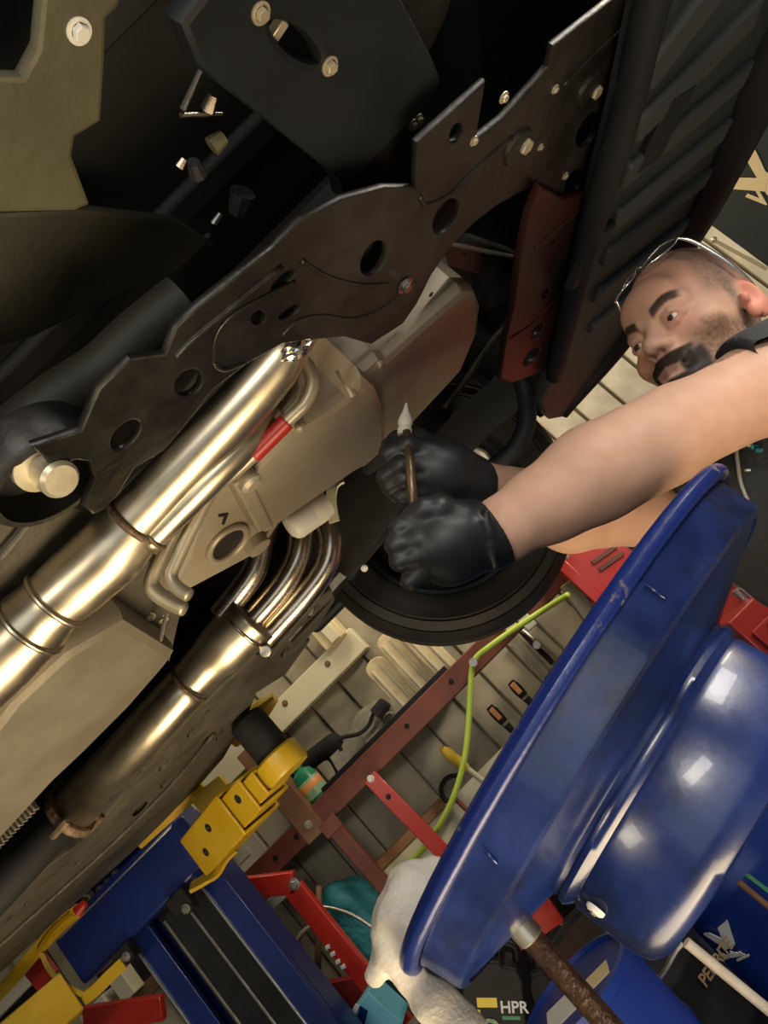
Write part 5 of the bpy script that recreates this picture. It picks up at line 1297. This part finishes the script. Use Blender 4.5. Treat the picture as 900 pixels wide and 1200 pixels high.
for sx in (-1, 1):
    blend(hd * np.exp(-((X - sx * .032) ** 2 / .00022 + (Z + .001) ** 2 / .00005)) * sm(Yh, .07, .08) * .55, (.20, .08, .06))
# forearm skin, hair and tone
arm = (~head).astype(float)
blend(arm * np.clip(.15 + .3 * nz, 0, .25), (.50, .28, .19))
tint(me, cols)
foot = Vector((CH.x + .02, CH.y + .03, 0))
man = thing('person', 'bearded mechanic in dark t-shirt and black gloves reaching under the car', 'person', foot)
bodyo = link_mesh('body', me, attr_mat('skin', .58, .12, 420, .12, .25), man, 180)
M_EYEW = mat('eye_white', (.62, .58, .52), None, .2); M_IRIS = mat('iris', (.045, .03, .02), None, .15)
for sx in (-1, 1):
    ec = H(sx * .032, .0825, -.001); look = (fwd * 1.0 - lat * .25 - upv * .15).normalized()
    ey = MB().lathe(ec, look, [(0, -.0118 * HS)] + [(.0118 * HS * math.sin(t), -.0118 * HS * math.cos(t)) for t in [math.pi * k / 14 for k in range(1, 14)]] + [(0, .0118 * HS)], 24).build('eye', M_EYEW, man, 180)
    MB().lathe(ec, look, [(.0062 * HS, .0101 * HS), (.0052 * HS, .0112 * HS), (.0025 * HS, .0121 * HS), (0, .0123 * HS)], 20).build('iris', M_IRIS, ey, 180)
# glasses pushed up on the head
M_LENS = mat('clear_lens', (.9, .9, .9), None, .05, 0, trans=1.0)
gl = thing('eyeglasses', 'thin silver rimmed glasses pushed up on the mechanic\'s head', 'glasses', H(0, .03, .13))
M_FRAME = mat('silver_frame', (.75, .75, .72), (.8, .8, .78), .2, .9)
for sx in (-1, 1):
    rim = [H(sx * (.034 + .028 * math.cos(t)), .058 - .020 * math.sin(t) - .014 * max(math.cos(t), 0), .108 + .017 * math.sin(t)) for t in [2 * math.pi * k / 20 for k in range(20)]]
    MB().tube(rim, .0014, 8, close=True).build('rim', M_FRAME, gl, 180)
    MB().tube(catmull([H(sx * .063, .042, .112), H(sx * .073, .028, .098), H(sx * .083, .006, .064), H(sx * .087, -.016, .032), H(sx * .085, -.034, .008)], 6), lerp_list([.0018, .0034, .0034, .0028, .0022], 6), 8).build('temple', M_FRAME, gl, 180)
MB().tube(catmull([H(-.007, .058, .109), H(0, .060, .112), H(.007, .058, .109)], 4), .0014, 8).build('bridge', M_FRAME, gl, 180)

# ---- t-shirt
M_SHIRT = mat('dark_tshirt', (0.013, 0.015, 0.018), (0.024, 0.028, 0.033), .85, 0, 8, .3, 90)
lo2 = np.array(CH) - np.array((.34, .30, .62)); hi2 = np.array(CH) + np.array((.42, .30, .30))
T = Soft(lo2, hi2, .005)
T.ell(CH + Vector((0, 0, -.02)), (.20, .145, .20), None, .05).cone(CH + Vector((0, .02, -.1)), CH + Vector((.0, .03, -.52)), .165, .165, .06)
T.cone(NB + Vector((0, .01, -.01)), S_L, .085, .078, .04).cone(NB + Vector((0, .01, -.01)), S_R, .095, .084, .05)
T.cone(S_L, mid(S_L, E_L, .62), .078, .072, .02).cone(S_R, mid(S_R, E_R, .45), .084, .078, .03)
T.wobble(.004, 34, 21)
# neck opening and sleeve ends
T.cone(NB + (H(0, -.02, -.06) - NB) * .28, H(0, -.02, -.02), .070, .10, .004, 'cut')
for (a_, b_, p_, d_, r_) in ((S_L, E_L, mid(S_L, E_L, .50), (E_L - S_L).normalized(), .0), (S_R, E_R, mid(S_R, E_R, .40), (E_R - S_R).normalized(), .062)):
    sl, g = T.win(np.minimum(np.array(a_), np.array(b_)) - .13, np.maximum(np.array(a_), np.array(b_)) + .13)
    ba = np.array(b_ - a_); tt_ = np.clip(((g - np.array(a_)) @ ba) / (ba @ ba), .30, 1.2)
    rad = np.linalg.norm(g - np.array(a_) - tt_[..., None] * ba, axis=-1)
    side_ = (g - np.array(p_)) @ np.array(d_)
    near = rad < .135
    T.d[sl] = np.where(near, np.maximum(T.d[sl], side_), T.d[sl])
    if r_: T.cone(p_ - d_ * .03, p_ + d_ * .06, r_, r_, .002, 'cut')
me, co = T.mesh('t_shirt'); relax(me, 2)
shirt = link_mesh('t_shirt', me, M_SHIRT, man, 180)
# pale lanyard and chest print
def torso(px, py, dy=0):
    """first meeting of the sight line with the shirt"""
    d = ray(px, py).normalized()
    for k in range(400):
        p = CAM + d * (.8 + k * .0025)
        i = np.round((np.array(p) - T.lo) / T.h).astype(int)
        if np.all(i >= 0) and np.all(i < T.n) and T.d[tuple(i)] < 0: return p - d * .006
    return pd(px, py, 1.05)
MB().tube(catmull([torso(x_, y_) for x_, y_ in ((862, 524), (865, 545), (868, 565), (876, 586))], 4), .003, 8).build('lanyard', mat('pale_cord', (.25, .25, .24), (.3, .3, .29), .6), shirt, 180)
for (x_, y_, s_, m_) in ((884, 524, .006, M_TEAL), (889, 528, .005, M_TEAL), (879, 522, .004, M_CARD), (876, 551, .003, M_LOGOW)):
    c = torso(x_, y_); MB().box(c, IX * s_, IY * s_ * .5, F0 * .003).build('chest_print', m_, shirt, None)
# ---- trousers and boots
M_JEAN = mat('dark_work_trousers', (0.010, 0.012, 0.018), (0.018, 0.021, 0.028), .85, 0, 8, .3, 90)
P0 = CH + Vector((0, .03, -.50))
G = Soft(np.array((P0.x - .36, P0.y - .30, -.02)), np.array((P0.x + .36, P0.y + .30, P0.z + .12)), .010)
G.ell(P0, (.17, .14, .12), None, .04)
LFT = Vector((.77, -.64, 0)).normalized()
for s_ in (-1, 1):
    h_ = P0 + LFT * s_ * .09; k_ = Vector((h_.x + LFT.x * s_ * .03, h_.y + LFT.y * s_ * .03 - .02, .50)); a_ = Vector((k_.x, k_.y + .03, .10))
    G.chain([h_, k_, a_], [.095, .068, .062], .03)
G.wobble(.005, 26, 9)
me, co = G.mesh('trousers'); relax(me, 2); link_mesh('trousers', me, M_JEAN, man, 180)
for s_ in (-1, 1):
    h_ = P0 + LFT * s_ * .09; a_ = Vector((h_.x + LFT.x * s_ * .03, h_.y + LFT.y * s_ * .03 + .01, 0))
    ff = Vector((fwd.x, fwd.y, 0)).normalized()
    W = Soft(np.array(a_) - .25, np.array(a_) + np.array((.25, .25, .25)), .008)
    W.cone(a_ + Vector((0, 0, .05)) - ff * .05, a_ + Vector((0, 0, .045)) + ff * .15, .05, .045, .02).cone(a_ + Vector((0, 0, .06)), a_ + Vector((0, 0, .14)), .055, .055, .02).cut((a_.x, a_.y, 0), (0, 0, -1))
    me, co = W.mesh('boot'); link_mesh('boot', me, M_BLACKM, man, 180)

# ---- gloves
M_GLOVE = mat('black_nitrile', (0.010, 0.011, 0.012), (0.017, 0.018, 0.019), .46, 0, 10, .05, 60)
def P(x_, y_, d_): return pd(x_, y_, d_)
# left hand (lower): fist on the handle
c = P(520, 635, .885)
G1 = Soft(np.array(c) - .125, np.array(c) + .125, .0021)
G1.chain([P(592, 620, .900), P(572, 626, .897), P(548, 632, .890)], [.0425, .0415, .042], .012)         # cuff and wrist
G1.ell(P(532, 627, .880), (.040, .036, .040), None, .02).ell(P(512, 634, .876), (.038, .034, .040), None, .02).ell(P(528, 655, .885), (.034, .032, .032), None, .015)
K = [(497, 612, .866), (489, 632, .862), (488, 652, .862), (494, 670, .866)]                            # knuckles, index to little
Mi = [(468, 618, .868), (464, 638, .864), (469, 657, .864), (481, 681, .868)]                            # middle joints
Ti = [(478, 622, .895), (476, 640, .892), (480, 658, .89), (490, 676, .888)]                             # tips curled under
for i, (k_, m_, t_) in enumerate(zip(K, Mi, Ti)):
    r_ = (.0118, .0122, .0118, .0105)[i]
    G1.chain([P(515, 628 + i * 8, .872), P(*k_)], [.018, r_ * 1.12], .008).chain([P(*k_), P(*m_)], [r_ * 1.15, r_ * 1.05], .005).chain([P(*m_), P(*t_)], [r_ * 1.05, r_ * .95], .005)
G1.chain([P(540, 606, .868), P(516, 596, .862), P(496, 597, .862), P(482, 603, .866)], [.018, .0155, .0135, .011], .006)  # thumb
for (x_, y_) in ((570, 600), (574, 640), (560, 612)):
    G1.cone(P(x_, y_, .853), P(x_ + 6, y_ + 26, .853), .004, .003, .006, 'add')
G1.cut(P(579, 625, .90), (W_L - mid(F_L, W_L, .4)) * -1)
me, co = G1.mesh('glove'); relax(me, 1)
gA = link_mesh('glove', me, M_GLOVE, man, 180); gA['label'] = 'black nitrile glove on the lower hand, closed in a fist'
# right hand (upper): pinching the tool
c = P(500, 545, .965)
G2 = Soft(np.array(c) - .125, np.array(c) + .125, .0021)
G2.chain([P(570, 574, 1.005), P(548, 568, .99), P(528, 560, .978)], [.038, .0385, .040], .012)
G2.ell(P(520, 552, .972), (.040, .036, .036), None, .02).ell(P(502, 546, .967), (.034, .032, .034), None, .02)
G2.chain([P(505, 530, .955), P(478, 522, .948), P(456, 532, .952), P(452, 548, .962)], [.016, .0145, .0125, .0105], .006)   # index over the tool
G2.chain([P(498, 545, .950), P(470, 546, .942), P(452, 558, .950), P(460, 572, .965)], [.016, .0135, .012, .010], .004)
G2.chain([P(500, 562, .952), P(474, 562, .944), P(458, 571, .952), P(466, 581, .965)], [.015, .0125, .0115, .010], .004)
G2.chain([P(508, 575, .956), P(486, 577, .95), P(470, 583, .956)], [.0135, .0115, .010], .004)
G2.chain([P(520, 530, .985), P(490, 516, .985), P(466, 516, .975), P(455, 522, .965)], [.018, .015, .0125, .010], .006)
G2.cone(P(500, 538, .930), P(468, 536, .925), .0022, .0026, .004, 'cut').cone(P(498, 554, .930), P(466, 554, .925), .0022, .0026, .004, 'cut').cone(P(498, 570, .934), P(474, 570, .93), .002, .0022, .004, 'cut')
G2.cut(P(553, 569, 1.0), (mid(F_R, W_R, .2) - W_R))
me, co = G2.mesh('glove'); relax(me, 1)
gB = link_mesh('glove', me, M_GLOVE, man, 180); gB['label'] = 'black nitrile glove on the upper hand, pinching the tool'

# ---- tool held in both hands
tl_ = thing('hand_tool', 'slim steel hand tool with a pale pointed tip held in both gloves', 'tool', P(482, 570, .93))
t0, t1 = P(487, 606, .905), P(476, 505, .945)
MB().tube([t0, mid(t0, t1, .5), t1], [.0062, .0062, .0055], 12).build('shaft', mat('brown_steel', (.16, .10, .06), (.24, .17, .11), .35, .7, 40), tl_, 180)
tt = P(476, 473, .962)
dt = (tt - P(474, 508, .95))
MB().lathe(P(474, 510, .95), dt, [(0, 0), (.009, 0), (.0095, .008), (.008, .012), (.0098, .016), (.009, .022), (.004, .034), (.0012, .045), (0, .046)], 18).build('tip', M_CARD, tl_)
